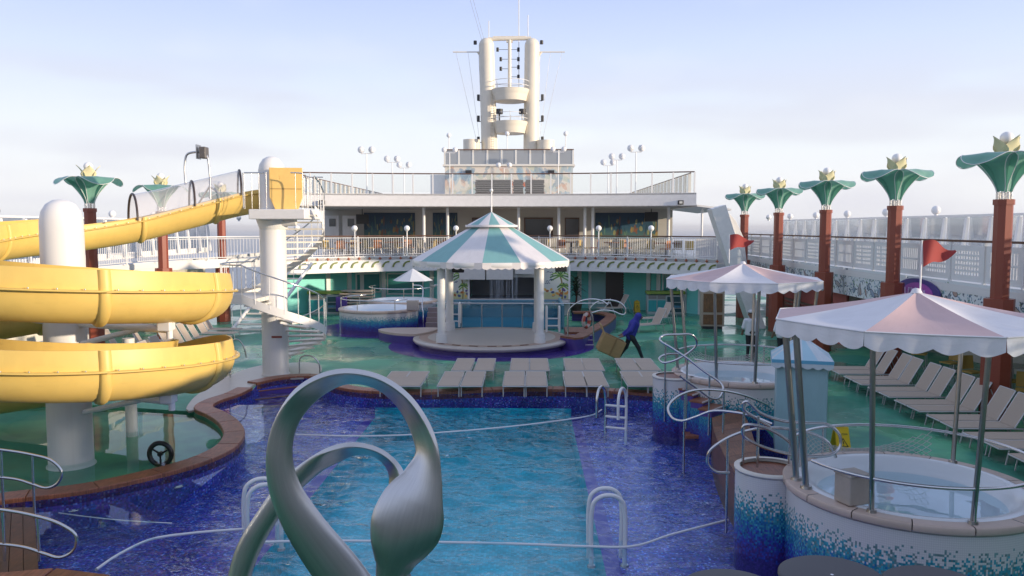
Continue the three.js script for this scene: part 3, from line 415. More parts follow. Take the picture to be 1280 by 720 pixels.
// palm columns ---------------------------------------------------------------
function makePalm() {
  const o = thing('flower_column', '', 'column', [0, 0, 0]);
  const oct = new THREE.CylinderGeometry(0.205, 0.205, 5.32, 8).rotateY(Math.PI / 8).translate(0, 2.66, 0).toNonIndexed(); oct.computeVertexNormals();
  M('shaft', oct, MAT.red, o); const ped = new THREE.CylinderGeometry(0.34, 0.34, 3.0, 8).rotateY(Math.PI / 8).translate(0, 1.5, 0).toNonIndexed(); ped.computeVertexNormals(); M('pedestal', ped, MAT.red, o);
  const cap = new THREE.CylinderGeometry(0.235, 0.235, 0.13, 8).rotateY(Math.PI / 8).translate(0, 5.52, 0).toNonIndexed(); cap.computeVertexNormals(); M('cap', cap, MAT.red, o);
  const pins = []; for (let k = 0; k < 8; k++) pins.push(C(0.022, 0.022, 0.18, 0.15 * Math.cos(k * 0.785), 5.67, 0.15 * Math.sin(k * 0.785), 6)); pins.push(C(0.07, 0.07, 0.2, 0, 5.67, 0, 10));
  M('collar', pins, MAT.steel, o);
  // big drooping leaves: rise, flare out, droop at the tip
  const prof = new THREE.CatmullRomCurve3([V(0.09, 5.74, 0), V(0.15, 5.98, 0), V(0.28, 6.27, 0), V(0.50, 6.52, 0), V(0.76, 6.62, 0), V(0.97, 6.53, 0), V(1.07, 6.40, 0)]);
  const leaf = grid(20, 16, (u, v) => { const s = v * 2 - 1, p = prof.getPointAt(u), hw = (u < 0.62 ? lerp(0.13, 0.60, sstep(0, 0.60, u)) : 0.60 * Math.sqrt(Math.max(0, 1 - Math.pow((u - 0.62) / 0.38, 2)))), a = s * 1; return V(p.x + 0.10 * (1 - s * s) * -sstep(0, 0.5, u), p.y - 0.03 * s * s * sstep(0.1, 0.7, u) + 0.10 * s * s * sstep(0.05, 0.45, u) * (1 - sstep(0.5, 0.95, u)) + 0.05 * (1 - Math.abs(s)), hw * a); });
  const inner = leaf.clone(); const lm = phy(lin(0.19, 0.45, 0.36), 0.7, { side: THREE.DoubleSide, transmission: 0.45, thickness: 0, map: grime });
  for (let k = 0; k < 4; k++) { const m = M('leaf', leaf, lm, o); m.rotation.y = 0.35 + k * Math.PI / 2; const r = M('leaf_rim', tube([...Array(21)].map((_, i) => { const P = leaf.attributes.position, ix = i; return V(P.getX(ix), P.getY(ix), P.getZ(ix)); }).concat([...Array(20)].map((_, i) => { const P = leaf.attributes.position, ix = 16 * 21 + 19 - i; return V(P.getX(ix), P.getY(ix), P.getZ(ix)); })), 0.009, false, 5, 60), MAT.whiteMetal, m); }
  const tm = std(lin(0.72, 0.66, 0.42), 0.6);
  const tp = grid(8, 6, (u, v) => { const s = v * 2 - 1, hw = u < 0.55 ? lerp(0.10, 0.25, u / 0.55) : 0.25 * (1 - (u - 0.55) / 0.45), r = 0.09 + 0.13 * u + 0.17 * u * u * u; return V(r - 0.03 * s * s, 6.46 + 0.60 * u, hw * s); });
  for (let k = 0; k < 4; k++) { const m = M('flower_petal', tp, tm, o); m.material.side = THREE.DoubleSide; m.rotation.y = k * Math.PI * 0.5 + 0.12; }
  M('globe', S(0.15, 0, 7.02, 0, 14), MAT.globe, o);
  for (const c of o.children) if (c.name !== 'shaft' && c.name !== 'pedestal') c.position.y -= 0.23;
  return o;
}
const palm = makePalm();
const palmR = [0, 1, 2, 3, 4].map((k) => [11.25, 0, -(19.25 + 5.63 * k)]), palmL = [0, 1, 2, 3].map((k) => [-16.25, 0, -(29.5 + 5.8 * k)]);
[['x', 1244.5], ['x', 1112.5], ['x', 1027.8], ['x', 970], ['x', 928]].forEach(([, px], k) => { const D = 11.25 / ((px - 660) / 1000); palmR[k][2] = -D; });
[109, 200, 275, 338].forEach((px, k) => { const D = 15.2 / ((660 - px) / 1000); palmL[k] = [-15.2, 0, -D]; });
const palmLabR = ['red flower column between the shaded sun loungers, tallest above the tent', 'red flower column rising behind the red flag of the big tent', 'red flower column beside the small tent and painted birds', 'slender red flower column behind the small tent flag', 'red flower column beside the white leaning fin'];
const palmLabL = ['red flower column standing behind the domed slide pillar', 'red flower column half hidden by the clear slide tunnel', 'red column under the yellow slide run beside the sun loungers', 'red column behind the white spiral tower'];
palmR.forEach((p, k) => { if (!k) { palm.position.set(...p); palm.rotation.y = 0.1; palm.userData = { label: palmLabR[0], category: 'column', group: 'red flower columns' }; } else copy(palm, p, 0.1 + 0.03 * k, palmLabR[k]); });
palmL.forEach((p, k) => copy(palm, p, 0.5 + k, palmLabL[k]));

// ================================================================ WATER SLIDE
{
  const CX = -9.35, CZ = -15.9, R = 2.62;
  const pts = [], add = (x, y, d) => pts.push(V(x, y, -d));   // y = invert (bottom) of the flume
  add(-7.7, 5.22, 25.7); add(-8.9, 5.10, 25.4); add(-10.2, 4.72, 24.7); add(-11.6, 4.28, 23.8); add(-12.8, 4.02, 22.7); add(-13.7, 3.86, 21.0); add(-13.6, 3.70, 19.0); add(-12.9, 3.52, 17.3);
  const h0 = 3.50, pitch = 1.39; let n = 0;
  for (let a = Math.PI; a <= Math.PI + 2 * Math.PI * 1.66; a += Math.PI / 8) { const x = CX + R * Math.cos(a), z = CZ - R * Math.sin(a); pts.push(V(x, h0 - pitch * (a - Math.PI) / (2 * Math.PI), z)); }
  pts.push(V(CX, 0.74, CZ - R), V(CX - 1.7, 0.5, CZ - R - 0.05), V(CX - 3.6, 0.22, CZ - R + 0.1));
  const curve = new THREE.CatmullRomCurve3(pts, false, 'centripetal'); const L = curve.getLength();
  const o = thing('water_slide', 'yellow spiral water slide winding round a domed white pillar', 'water slide', [CX, -0.16, CZ]);
  const off = V(CX, -0.16, CZ);
  const fr = (s) => { const u = clamp(s / L), p = curve.getPointAt(u).sub(off), t = curve.getTangentAt(u), side = V(-t.z, 0, t.x).normalize().negate(); return { p, t, side, up: V(0, 1, 0) }; };   // side: to the left of travel
  // profile in (side, up): half pipe, lip, then side walls leaning in
  const r = 0.60, prof = []; for (let i = 0; i <= 14; i++) { const a = Math.PI + i / 14 * Math.PI; prof.push([r * Math.cos(a), r + r * Math.sin(a)]); }
  const wall = 0.38, full = [[-r + 0.05, r + wall], [-r + 0.015, r + wall * 0.5], ...prof, [r - 0.015, r + wall * 0.5], [r - 0.05, r + wall]], low = [[-r + 0.01, r + 0.12], ...prof, [r - 0.01, r + 0.12]];
  const sweep = (pf, s0, s1, n, thick = 0.03, closed = true) => { // shell with thickness
    const outer = pf, innerP = pf.map(([x, y]) => { const dx = -x, dy = r - y, l = Math.hypot(dx, y < r ? dy : 0) || 1; return [x + dx / l * thick, y + (y < r ? dy / l * thick : 0)]; }); const loop = [...outer, ...innerP.reverse(), outer[0]];
    return grid(loop.length - 1, n, (u, v) => { const f = fr(lerp(s0, s1, v)), q = loop[Math.round(u * (loop.length - 1))]; return f.p.clone().addScaledVector(f.side, q[0]).addScaledVector(f.up, q[1]); }, [3, (s1 - s0)]); };
  const crease = (g) => toCreasedNormals(g, 0.7);
  const topRun = 6.2;                 // the straight run has low walls
  const joints = []; for (let s = 0; s < L - 0.3; s += (s < 12 ? 2.25 : 2.06)) joints.push(s); joints.push(L);
  for (let k = 0; k < joints.length - 1; k++) {
    const s0 = joints[k], s1 = joints[k + 1], pf = s0 < topRun ? low : full;
    const sec = M('flume_section', crease(sweep(pf, s0, s1, 14)), MAT.yellow, o);
    // joint band: a wider collar round the shell
    if (k) M('joint_band', grid(pf.length - 1, 10, (u, v) => { const f = fr(lerp(s0 - 0.085, s0 + 0.085, v)), [x, y] = pf[Math.round(u * (pf.length - 1))], dx = x, dy = y < r ? y - r : 0, l = Math.hypot(dx, dy) || 1, off = 0.065 * Math.pow(Math.sin(Math.PI * clamp(v, 0.001, 0.999)), 0.4) - 0.002; return f.p.clone().addScaledVector(f.side, x + dx / l * off).addScaledVector(f.up, y + dy / l * off); }), MAT.yellow, o);
    // horizontal lip with bolts on both sides
    for (const sd of [-1, 1]) { M('lip', grid(4, 14, (u, v) => { const f = fr(lerp(s0, s1, v)), q = [[r, r + 0.03], [r + 0.10, r + 0.03], [r + 0.10, r - 0.012], [r, r - 0.012], [r, r + 0.03]][Math.round(u * 4)]; return f.p.clone().addScaledVector(f.side, sd * q[0]).addScaledVector(f.up, q[1]); }), MAT.yellow, sec);
      const bolts = []; for (let s = s0 + 0.15; s < s1; s += 0.33) { const f = fr(s); bolts.push(C(0.016, 0.016, 0.02, 0, 0, 0, 6).translate(...f.p.clone().addScaledVector(f.side, sd * (r + 0.06)).addScaledVector(f.up, r + 0.045).toArray())); } if (bolts.length) stuff(M('bolt', bolts, MAT.dullSteel, sec)); }
  }
  // pillar with domed head and cantilever arms
  M('pillar', lathe([[0.0, 5.42], [0.14, 5.40], [0.27, 5.32], [0.36, 5.17], [0.395, 4.98], [0.40, 4.7], [0.42, 0.06], [0.46, 0.02], [0.46, 0]].reverse(), 36), MAT.white, o);
  for (const [a, s] of [[-0.5, 1], [0.5, 1]]) {}
  const arms = [[Math.PI * 2 - 0.35, 1], [Math.PI * 1.5 - 0.9, 1], [Math.PI * 4 - 0.35, 2], [Math.PI * 3.5 - 0.9, 2], [Math.PI * 3, 2], [Math.PI * 1.02, 1]];
  for (const [a] of arms) { const aa = a, x = R * Math.cos(aa), z = -R * Math.sin(aa), y = h0 - pitch * (aa - Math.PI) / (2 * Math.PI) + 0.16; const arm = M('support_arm', [bar(V(0, y - 0.10, 0), V(x * 1.02, y - 0.12, z * 1.02), 0.075, 12), bar(V(0, y - 0.62, 0), V(x * 0.72, y - 0.16, z * 0.72), 0.055, 10)], MAT.whiteMetal, o); M('saddle', [RB(0.26, 0.18, 0.26, 0.03, x, y - 0.06, z), C(0.06, 0.06, 0.34, x * 1.03, y - 0.12, z * 1.03, 10).rotateX(0)], MAT.whiteMetal, arm); }
  // slim rear post
  const rp = G(165, 545, -0.16); M('rear_post', C(0.13, 0.13, 2.3, rp.x - off.x, 1.15, rp.z - off.z, 14), MAT.white, o);
  // clear tunnel over the top run
  const tg = (s0, s1) => grid(18, 10, (u, v) => { const f = fr(lerp(s0, s1, v)), a = u * Math.PI; return f.p.clone().addScaledVector(f.side, (r + 0.02) * Math.cos(a)).addScaledVector(f.up, r + 0.06 + 0.78 * Math.sin(a)); });
  const tun = M('tunnel_cover', tg(1.5, 2.95), phy(lin(0.93, 0.92, 0.93), 0.12, { transmission: 0.8, thickness: 0, side: THREE.DoubleSide }), o); M('tunnel_cover', tg(3.0, 4.7), tun.material, o);
  for (const s of [1.5, 2.97, 4.7]) M('tunnel_hoop', tube([...Array(19)].map((_, i) => { const f = fr(s), a = i / 18 * Math.PI; return f.p.clone().addScaledVector(f.side, (r + 0.03) * Math.cos(a)).addScaledVector(f.up, r + 0.06 + 0.79 * Math.sin(a)); }), 0.035, false, 6, 36), std(lin(0.05, 0.035, 0.03), 0.4), o);
  // bracing lattice between slide and tower side
  const lat = []; for (let k = 0; k < 3; k++) { const a = PZ(268 + k * 5, 341, 16.4), b = PZ(274 + k * 5, 347, 16.4); lat.push(bar(a.clone().sub(off), b.clone().sub(off), 0.012, 5), bar(V(a.x, b.y, a.z).sub(off), V(b.x, a.y, b.z).sub(off), 0.012, 5)); } M('tie_brace', lat, MAT.whiteMetal, o);
  // flood light arch standing on the top run
  const fa = thing('floodlight_arch', 'steel arch carrying a square floodlight above the slide tunnel', 'lamp', fr(2.9).p.clone().add(off).add(V(0, 0.6, 0)));
  const b0 = fa.position, w = (px, py, D = 25.0) => PZ(px, py, D).sub(b0);
  M('arch', [tube([w(232, 231), w(231, 205), w(234, 193), w(245, 190), w(254, 190)], 0.035, false, 8), tube([w(263, 249), w(262, 215), w(259, 196), w(255, 190)], 0.035, false, 8), bar(w(262, 233), w(247, 256), 0.03), bar(w(262, 233), w(276, 243), 0.03)], MAT.dullSteel, fa);
  M('lamp_housing', [RB(0.20, 0.36, 0.3, 0.03, w(255, 191).x, w(255, 191).y, w(255, 191).z)], std(lin(0.10, 0.09, 0.085), 0.4), fa); M('lens', B(0.02, 0.44, 0.36, w(248, 190).x, w(248, 190).y, w(248, 190).z), MAT.dullSteel, fa);
}
// hand wheel standing in the splash basin
{
  const p = G(201, 584, -0.16), o = thing('hand_wheel', 'black three spoked ring standing at the inner edge of the splash basin', 'wheel', [p.x, p.y, p.z]);
  const m = std(lin(0.012, 0.012, 0.012), 0.35);
  M('rim', new THREE.TorusGeometry(0.225, 0.05, 10, 32).translate(0, 0.275, 0), m, o); for (const a of [0.5, 2.6, 4.7]) M('spoke', bar(V(0, 0.275, 0), V(0.2 * Math.cos(a), 0.275 + 0.2 * Math.sin(a), 0), 0.02), m, o); M('hub', C(0.05, 0.05, 0.08, 0, 0, 0, 12).rotateX(Math.PI / 2).translate(0, 0.275, 0), m, o);
}
// ================================================================ SLIDE TOWER
{
  const base = G(345, 467, 0.05), o = thing('slide_tower', 'white slide tower with domed column, spiral stair and yellow gate panel', 'tower', [base.x, 0.05, base.z]);
  const l = (px, py, D = -base.z) => PZ(px, py, D).sub(o.position);
  M('column', lathe([[0, 6.86], [0.12, 6.84], [0.26, 6.76], [0.36, 6.6], [0.40, 6.4], [0.40, 5.0], [0.405, 0.05], [0.44, 0.02], [0.44, 0]].reverse(), 36), MAT.white, o);
  const py0 = l(340, 262).y, pf = M('platform', [RB(1.70, 0.30, 2.3, 0.03, 0.46, py0 - 0.16, -0.1), C(0.52, 0.42, 0.3, 0.02, py0 - 0.46, 0, 24)], MAT.white, o);
  M('bracket', bar(V(0.1, py0 - 0.4, 0.2), V(0.8, py0 - 0.38, 0.2), 0.13, 12), MAT.white, o);
  // yellow gate panel: shield outline with two slots
  const a = l(337, 210, 24.5), b = l(377, 262, 24.5), sh = new THREE.Shape(); const W = b.x - a.x, H = a.y - b.y; sh.moveTo(0.16 * W, 0.02); sh.lineTo(0.86 * W, 0.02); sh.lineTo(W, 0.3 * H); sh.lineTo(W, H); sh.lineTo(0, H); sh.lineTo(0, 0.3 * H); sh.closePath();
  for (const x of [0.27, 0.76]) { const hp = new THREE.Path(); hp.moveTo(x * W, 0.72 * H); hp.lineTo((x + 0.03) * W, 0.72 * H); hp.lineTo((x + 0.03) * W, 0.82 * H); hp.lineTo(x * W, 0.82 * H); sh.holes.push(hp); }
  const gp = M('gate_panel', new THREE.ExtrudeGeometry(sh, { depth: 0.05, bevelEnabled: true, bevelSize: 0.012, bevelThickness: 0.012, bevelSegments: 2 }).translate(0, 0, 0), std(lin(0.84, 0.55, 0.17), 0.5, { map: grime }), o); gp.position.copy(V(a.x, b.y, a.z)); gp.rotation.y = 0.18;
  M('panel_seam', B(W * 0.98, 0.012, 0.01, W / 2, 0.5 * H, 0.068), MAT.brown, gp);
  // platform guard rails
  const rail = (pts, nm = 'guard_rail') => { const g = [tube(pts, 0.02, false, 7)]; return M(nm, g, MAT.steel, o); };
  const T = 1.08; const P = [V(-0.5, py0, 1.0), V(1.3, py0, 1.0), V(1.3, py0, -1.2), V(-0.5, py0, -1.2)];
  const gr = rail([V(-0.5, py0 + T, 1.02), V(-0.45, py0 + T, 1.02), V(0.1, py0 + T, 1.02)]); rail([V(0.9, py0 + T, 1.02), V(1.25, py0 + T - 0.03, 1.0), V(1.34, py0 + T - 0.12, 0.9), V(1.34, py0 + 0.02, 0.88)]);
  rail([V(-0.5, py0 + T, -1.2), V(0.4, py0 + T, -1.22), V(1.3, py0 + T, -1.2)]); rail([V(-0.55, py0 + T, 1.0), V(-0.55, py0 + 0.02, 1.0)]); rail([V(-0.55, py0 + T, -1.15), V(-0.55, py0 + 0.02, -1.15)]);
  for (let k = 0; k < 9; k++) M('rail_bar', C(0.009, 0.009, T, -0.5 + k * 0.22, py0 + T / 2, k * 0.22 < 0.7 || k > 6 ? 1.02 : -1.2, 6), MAT.steel, o); for (let k = 0; k < 8; k++) M('rail_bar', C(0.009, 0.009, T, -0.4 + k * 0.22, py0 + T / 2, -1.2, 6), MAT.steel, o);
  // spiral stair: angle 0 = right, 90 = towards the pool
  const HL = l(330, 371, 24.3).y, TR = 1.55;
  const land = new THREE.Shape(); land.absarc(0, 0, TR + 0.02, Math.PI * 0.52, Math.PI * 1.28, false); land.lineTo(0, 0);
  const lg = new THREE.ExtrudeGeometry(land, { depth: 0.12, bevelEnabled: false, curveSegments: 24 }).rotateX(Math.PI / 2).translate(0, HL, 0); M('landing', lg, MAT.cream, o);   // shape y -> +z
  const tread = (a, y, w = 0.36) => { const s = new THREE.Shape(); s.moveTo(0.38 * Math.cos(a - w / 2), 0.38 * Math.sin(a - w / 2)); s.lineTo(TR * Math.cos(a - w / 2), TR * Math.sin(a - w / 2)); s.lineTo(TR * Math.cos(a + w / 2), TR * Math.sin(a + w / 2)); s.lineTo(0.38 * Math.cos(a + w / 2), 0.38 * Math.sin(a + w / 2)); return new THREE.ExtrudeGeometry(s, { depth: 0.05, bevelEnabled: false }).rotateX(Math.PI / 2).translate(0, y, 0); };
  const lowA = (t) => Math.PI * 0.60 - t * Math.PI * 1.28, N = 13;
  for (let k = 0; k < N; k++) M('tread', tread(lowA((k + 0.6) / N), HL - (k + 1) * HL / (N + 0.6), 0.32), MAT.cream, o);
  for (let k = 0; k < 12; k++) M('tread', tread(Math.PI * 1.26 + (k + 0.5) / 12 * Math.PI * 0.85, HL + (k + 1) * (py0 - HL) / 12.8, 0.24), MAT.cream, o);
  const strip = (fa, y0, y1, h, n) => grid(n, 1, (u, v) => V((TR + 0.03) * Math.cos(fa(u)), lerp(y0, y1, u) + (v - 0.5) * h, (TR + 0.03) * Math.sin(fa(u))));
  const upA = (t) => Math.PI * 1.26 + t * Math.PI * 0.85, sm = std(lin(0.74, 0.72, 0.68), 0.45, { side: THREE.DoubleSide });
  M('stringer', strip(lowA, HL, 0.16, 0.26, 40), sm, o); M('landing_edge', strip((t) => Math.PI * (0.59 + 0.69 * t), HL - 0.02, HL - 0.02, 0.30, 24), sm, o); M('stringer', strip(upA, HL, py0, 0.24, 30), sm, o);
  const hr = (fa, y0, y1, n) => tube([...Array(n)].map((_, i) => { const t = i / (n - 1), a = fa(t); return V((TR + 0.03) * Math.cos(a), lerp(y0, y1, t), (TR + 0.03) * Math.sin(a)); }), 0.024, false, 7, 60);
  M('handrail', hr(lowA, HL + 1.0, 1.16, 18), MAT.steel, o); M('handrail', hr(upA, HL + 1.0, py0 + 1.0, 14), MAT.steel, o); M('handrail', hr((t) => Math.PI * (0.6 + 0.68 * t), HL + 1.0, HL + 1.0, 14), MAT.steel, o);
  for (let k = 0; k <= 15; k++) { const t = k / 15, a = lowA(t), y = lerp(HL, 0.16, t); M('baluster', C(0.012, 0.012, 1.0, (TR + 0.03) * Math.cos(a), y + 0.5, (TR + 0.03) * Math.sin(a), 6), MAT.whiteMetal, o); }
  for (let k = 0; k <= 10; k++) { const a = Math.PI * (0.6 + 0.068 * k); M('baluster', C(0.012, 0.012, 1.0, (TR + 0.03) * Math.cos(a), HL + 0.5, (TR + 0.03) * Math.sin(a), 6), MAT.whiteMetal, o); }
  for (let k = 0; k <= 12; k++) { const t = k / 12, a = upA(t), y = lerp(HL, py0, t); M('baluster', C(0.012, 0.012, 1.0, (TR + 0.03) * Math.cos(a), y + 0.5, (TR + 0.03) * Math.sin(a), 6), MAT.whiteMetal, o); }
  M('column_plate', B(0.32, 0.06, 0.03, l(351, 419).x, l(351, 419).y, 0.41), std(lin(0.25, 0.06, 0.04), 0.5), o);
}
// small steel hoops by the tower steps
for (const [pts, lab] of [[[[288, 472], [287, 430], [296, 424], [304, 432], [308, 447]], 'tall thin steel handrail hoop at the slide tower foot towards the loungers'], [[[374, 467], [376, 447], [388, 445], [398, 453], [400, 468]], 'low steel handrail hoop at the slide tower foot towards the green deck']]) { const b = G(pts[0][0], pts[0][1], 0.05), D = -b.z, o = thing('steel_hoop', lab, 'handrail', b); M('hoop', tube(pts.map(([x, y]) => PZ(x, y, D).sub(b)), 0.022, false, 7), MAT.steel, o); }
// ================================================================ BANDSTAND (striped gazebo)
{
  const cx = -1.45, cz = -31.8, o = thing('bandstand', 'round bandstand with teal and white striped roof on white posts', 'gazebo', [cx, 0, cz]);
  const pm = std(lin(0.55, 0.49, 0.43), 0.28, { map: grime });
  const pl = M('platform', lathe([[0, 0.34], [2.98, 0.34], [3.12, 0.31], [3.14, 0.24], [3.06, 0.15], [2.9, 0.13]], 64), pm, o); M('plinth', C(2.92, 2.92, 0.14, 0, 0.07, 0, 64), std(lin(0.06, 0.035, 0.22), 0.35), pl);
  M('paving_ring', new THREE.RingGeometry(2.55, 2.9, 64).rotateX(-Math.PI / 2).translate(0, 0.344, 0), std(lin(0.42, 0.27, 0.20), 0.3, { map: grime }), pl);
  for (const a of [-0.72, -0.45, -0.2, 0.05, 0.25, 0.5]) M('inset_light', RB(0.34, 0.02, 0.09, 0.008, 2.75 * Math.sin(a), 0.35, 2.75 * Math.cos(a), a), MAT.brown, pl);
  // posts on a hexagon
  for (const a of [-0.78, 0.83, 2.34, 3.94]) { const x = 2.58 * Math.sin(a), z = 2.58 * Math.cos(a); const p = M('post', C(0.15, 0.15, 3.04, x, 1.86, z, 20), MAT.white, o); M('post_base', C(0.2, 0.22, 0.35, x, 0.515, z, 20), MAT.white, p); M('post_cap', C(0.19, 0.19, 0.08, x, 3.3, z, 20), MAT.white, p); }
  // roof: twelve gores on a shallow flared cone
  const R = 3.14, y0 = 3.42, N = 14, rot = -0.06, teal = std(lin(0.19, 0.40, 0.39), 0.55, { map: grime, side: THREE.DoubleSide }), wh = std(lin(0.70, 0.67, 0.66), 0.55, { map: grime, side: THREE.DoubleSide });
  const prof = (u) => [lerp(R, 0.86, u), y0 + 1.28 * Math.pow(u, 0.94)];
  for (let k = 0; k < N; k++) {
    const a0 = rot + k / N * Math.PI * 2, a1 = rot + (k + 1) / N * Math.PI * 2, m = k % 2 ? wh : teal;
    const gore = M('roof_gore', grid(6, 8, (v, u) => { const [r, y] = prof(u), a = lerp(a0, a1, v), c = Math.cos(Math.PI / N) / Math.cos(a - (a0 + a1) / 2); return V(r * c * Math.sin(a), y - 0.02 * Math.sin(Math.PI * u), r * c * Math.cos(a)); }), m, o);
    M('valance', grid(30, 3, (v, u) => { const a = lerp(a0, a1, v), c = Math.cos(Math.PI / N) / Math.cos(a - (a0 + a1) / 2), drop = 0.20 + 0.05 * Math.abs(Math.sin(v * Math.PI * 5)); return V(R * c * Math.sin(a), y0 - u * drop, R * c * Math.cos(a)); }), wh, gore);
    const b0 = [1.02, 4.76], b1 = [0.02, 5.30];
    M('cap_gore', grid(3, 4, (v, u) => { const a = lerp(a0, a1, v); return V(lerp(b0[0], b1[0], u) * Math.sin(a), lerp(b0[1], b1[1], u), lerp(b0[0], b1[0], u) * Math.cos(a)); }), m, o);
  }
  M('cap_rim', lathe([[1.0, 4.70], [1.04, 4.70], [1.04, 4.79], [1.0, 4.79]], 48), wh, o);
  M('vent_drum', C(0.84, 0.84, 0.12, 0, 4.66, 0, 36, true), MAT.white, o);
  M('finial', [C(0.022, 0.03, 0.9, 0, 5.7, 0, 8), S(0.07, 0, 6.15, 0, 12)], MAT.whiteMetal, o);
  M('ring_beam', lathe([[R - 0.12, 3.42], [R - 0.05, 3.42], [R - 0.05, 3.26], [R - 0.12, 3.26]], 48), MAT.white, o);
  // ceiling lamps
  for (const a of [-0.5, 0.9]) M('ceiling_speaker', RB(0.5, 0.34, 0.24, 0.04, 3.0 * Math.sin(a + (a > 0 ? 0.35 : 0)), 3.0, 3.0 * Math.cos(a) - 3.8), MAT.dark, o);
}
// ================================================================ RAISED POOL AND WATERFALL WALL behind the bandstand
{
  const x0 = PZ(566, 400, 37).x, x1 = PZ(690, 400, 37).x, cx = (x0 + x1) / 2;
  const o = thing('raised_pool', 'raised plunge pool with glass front panels behind the bandstand', 'pool', [cx, 0, -38.8]);
  const hw = (x1 - x0) / 2 + 0.5, tm = std(lin(0.11, 0.26, 0.33), 0.4, { map: grime });
  M('basin', [B(hw * 2, 0.08, 4.2, 0, 0.06, 0), B(hw * 2, 0.98, 0.1, 0, 0.49, -2.1), B(0.12, 1.1, 4.2, -hw, 0.55, 0), B(0.12, 1.1, 4.2, hw, 0.55, 0)], tm, o);
  M('water', waterSheet(-hw + 0.08, hw - 0.08, -1.95, 2.0, 0.95, 0.05, 60, 50), waterMat, o);
  const n = 6; for (let i = 0; i < n; i++) { const xa = lerp(-hw, hw, i / n), xb = lerp(-hw, hw, (i + 1) / n); M('glass_panel', B(xb - xa - 0.09, 1.02, 0.03, (xa + xb) / 2, 0.60, 2.1), phy(lin(0.60, 0.82, 0.86), 0.04, { transmission: 1, thickness: 0 }), o); M('post', C(0.03, 0.03, 1.16, xa, 0.58, 2.12, 8), MAT.dullSteel, o); }
  M('handrail', tube([V(-hw - 0.4, 1.2, 2.1), V(0, 1.2, 2.16), V(hw, 1.2, 2.14), V(hw + 2.2, 1.2, 1.9)], 0.03, false, 7), MAT.steel, o);
  // stage wall
  const D = 42.6, q = (px, py) => PZ(px, py, D), s = thing('waterfall_wall', 'white stage wall with waterfall spouts and painted jungle panels', 'wall', [cx, 0, -D]);
  const w = (px, py) => q(px, py).sub(s.position), a = w(556, 372), b = w(713, 372);
  const wm = std(lin(0.60, 0.59, 0.56), 0.5, { map: grime });
  const r0 = w(585, 347), r1 = w(671, 374); { const ws = new THREE.Shape([[a.x, 0], [b.x, 0], [b.x, 2.75], [a.x, 2.75]].map(([x, y]) => new THREE.Vector2(x, y))), hp = new THREE.Path([[r0.x, r1.y], [r0.x, r0.y], [r1.x, r0.y], [r1.x, r1.y]].map(([x, y]) => new THREE.Vector2(x, y))); ws.holes.push(hp); M('wall_panel', new THREE.ExtrudeGeometry(ws, { depth: 0.2, bevelEnabled: false }).translate(0, 0, -0.4), wm, s); const gm = std(lin(0.22, 0.25, 0.30), 0.5, { map: grime }), w2 = r1.x - r0.x, h2 = r0.y - r1.y, mx = (r0.x + r1.x) / 2, my = (r0.y + r1.y) / 2; M('recess', [B(w2, h2, 0.1, mx, my, -2.9), B(w2, 0.1, 2.5, mx, r0.y + 0.06, -1.66), B(w2, 0.1, 2.5, mx, r1.y - 0.06, -1.66), B(0.1, h2, 2.5, r0.x - 0.06, my, -1.66), B(0.1, h2, 2.5, r1.x + 0.06, my, -1.66)], gm, s); }
  M('ledge', RB(b.x - a.x - 0.2, 0.16, 0.9, 0.03, (a.x + b.x) / 2, w(0, 376).y, 0.1), std(lin(0.52, 0.49, 0.45), 0.4), s);
  for (const [pa, pb, yb] of [[575, 607, 349], [608.5, 641.5, 349], [644, 669, 342]]) { const A = w(pa, 326), Bq = w(pb, yb); M('spout_box', RB(Bq.x - A.x, A.y - Bq.y, 0.5, 0.02, (A.x + Bq.x) / 2, (A.y + Bq.y) / 2, 0.25), std(lin(0.60, 0.57, 0.53), 0.5, { map: grime }), s); }
  const strands = []; for (let k = 0; k < 60; k++) { const px = 613 + 34 * hash(k, 3, 9), p0 = w(px, 349 + (px > 643 ? -6 : 0)), p1 = w(px + 1.4 * (hash(k, 4, 9) - 0.5), 383), z = 0.56 + 0.25 * hash(k, 5, 9), br = 0.4 + 0.6 * hash(k, 6, 9); strands.push(tube([V(p0.x, p0.y, z), V((p0.x + p1.x) / 2 + 0.02 * (hash(k, 7, 9) - 0.5), lerp(p0.y, p1.y, 0.5), z + 0.1), V(p1.x, 0.96, z + 0.16)], 0.002 + 0.005 * hash(k, 8, 9) * br, false, 5, 8)); }
  const wf = M('waterfall', strands, phy(lin(0.75, 0.78, 0.82), 0.25, { transmission: 0.65, thickness: 0 })); wf.position.copy(s.position); tag(wf, 'thin falling water strands from the spout boxes into the plunge pool', 'waterfall');
  const jungle = (sd, left) => canvasMat(160, 240, (c, W, H) => {
    c.fillStyle = '#c9cbc0'; c.fillRect(0, 0, W, H); c.fillStyle = '#b3b58a'; c.fillRect(0, H * 0.8, W, H * 0.2);
    const fr = (x, y, n, len, col) => { for (let k = 0; k < n; k++) { const an = -Math.PI * (k / (n - 1)) * 1.3 + 0.5; c.strokeStyle = col[k % col.length]; c.lineWidth = 9; c.beginPath(); c.moveTo(x, y); c.quadraticCurveTo(x + Math.cos(an) * len * 0.7, y + Math.sin(an) * len * 0.9, x + Math.cos(an) * len, y + Math.sin(an) * len * 0.6 + 18); c.stroke(); } };
    c.strokeStyle = '#7a6a36'; c.lineWidth = 9; c.beginPath(); c.moveTo(W * 0.74, H); c.quadraticCurveTo(W * 0.8, H * 0.6, W * 0.66, H * 0.32); c.stroke();
    fr(W * 0.66, H * 0.32, 9, 62, ['#5f8a3a', '#2f5d2c', '#86a84c', '#3f6e33']); fr(W * 0.8, H * 0.62, 7, 40, ['#7a9a3a', '#35612d']);
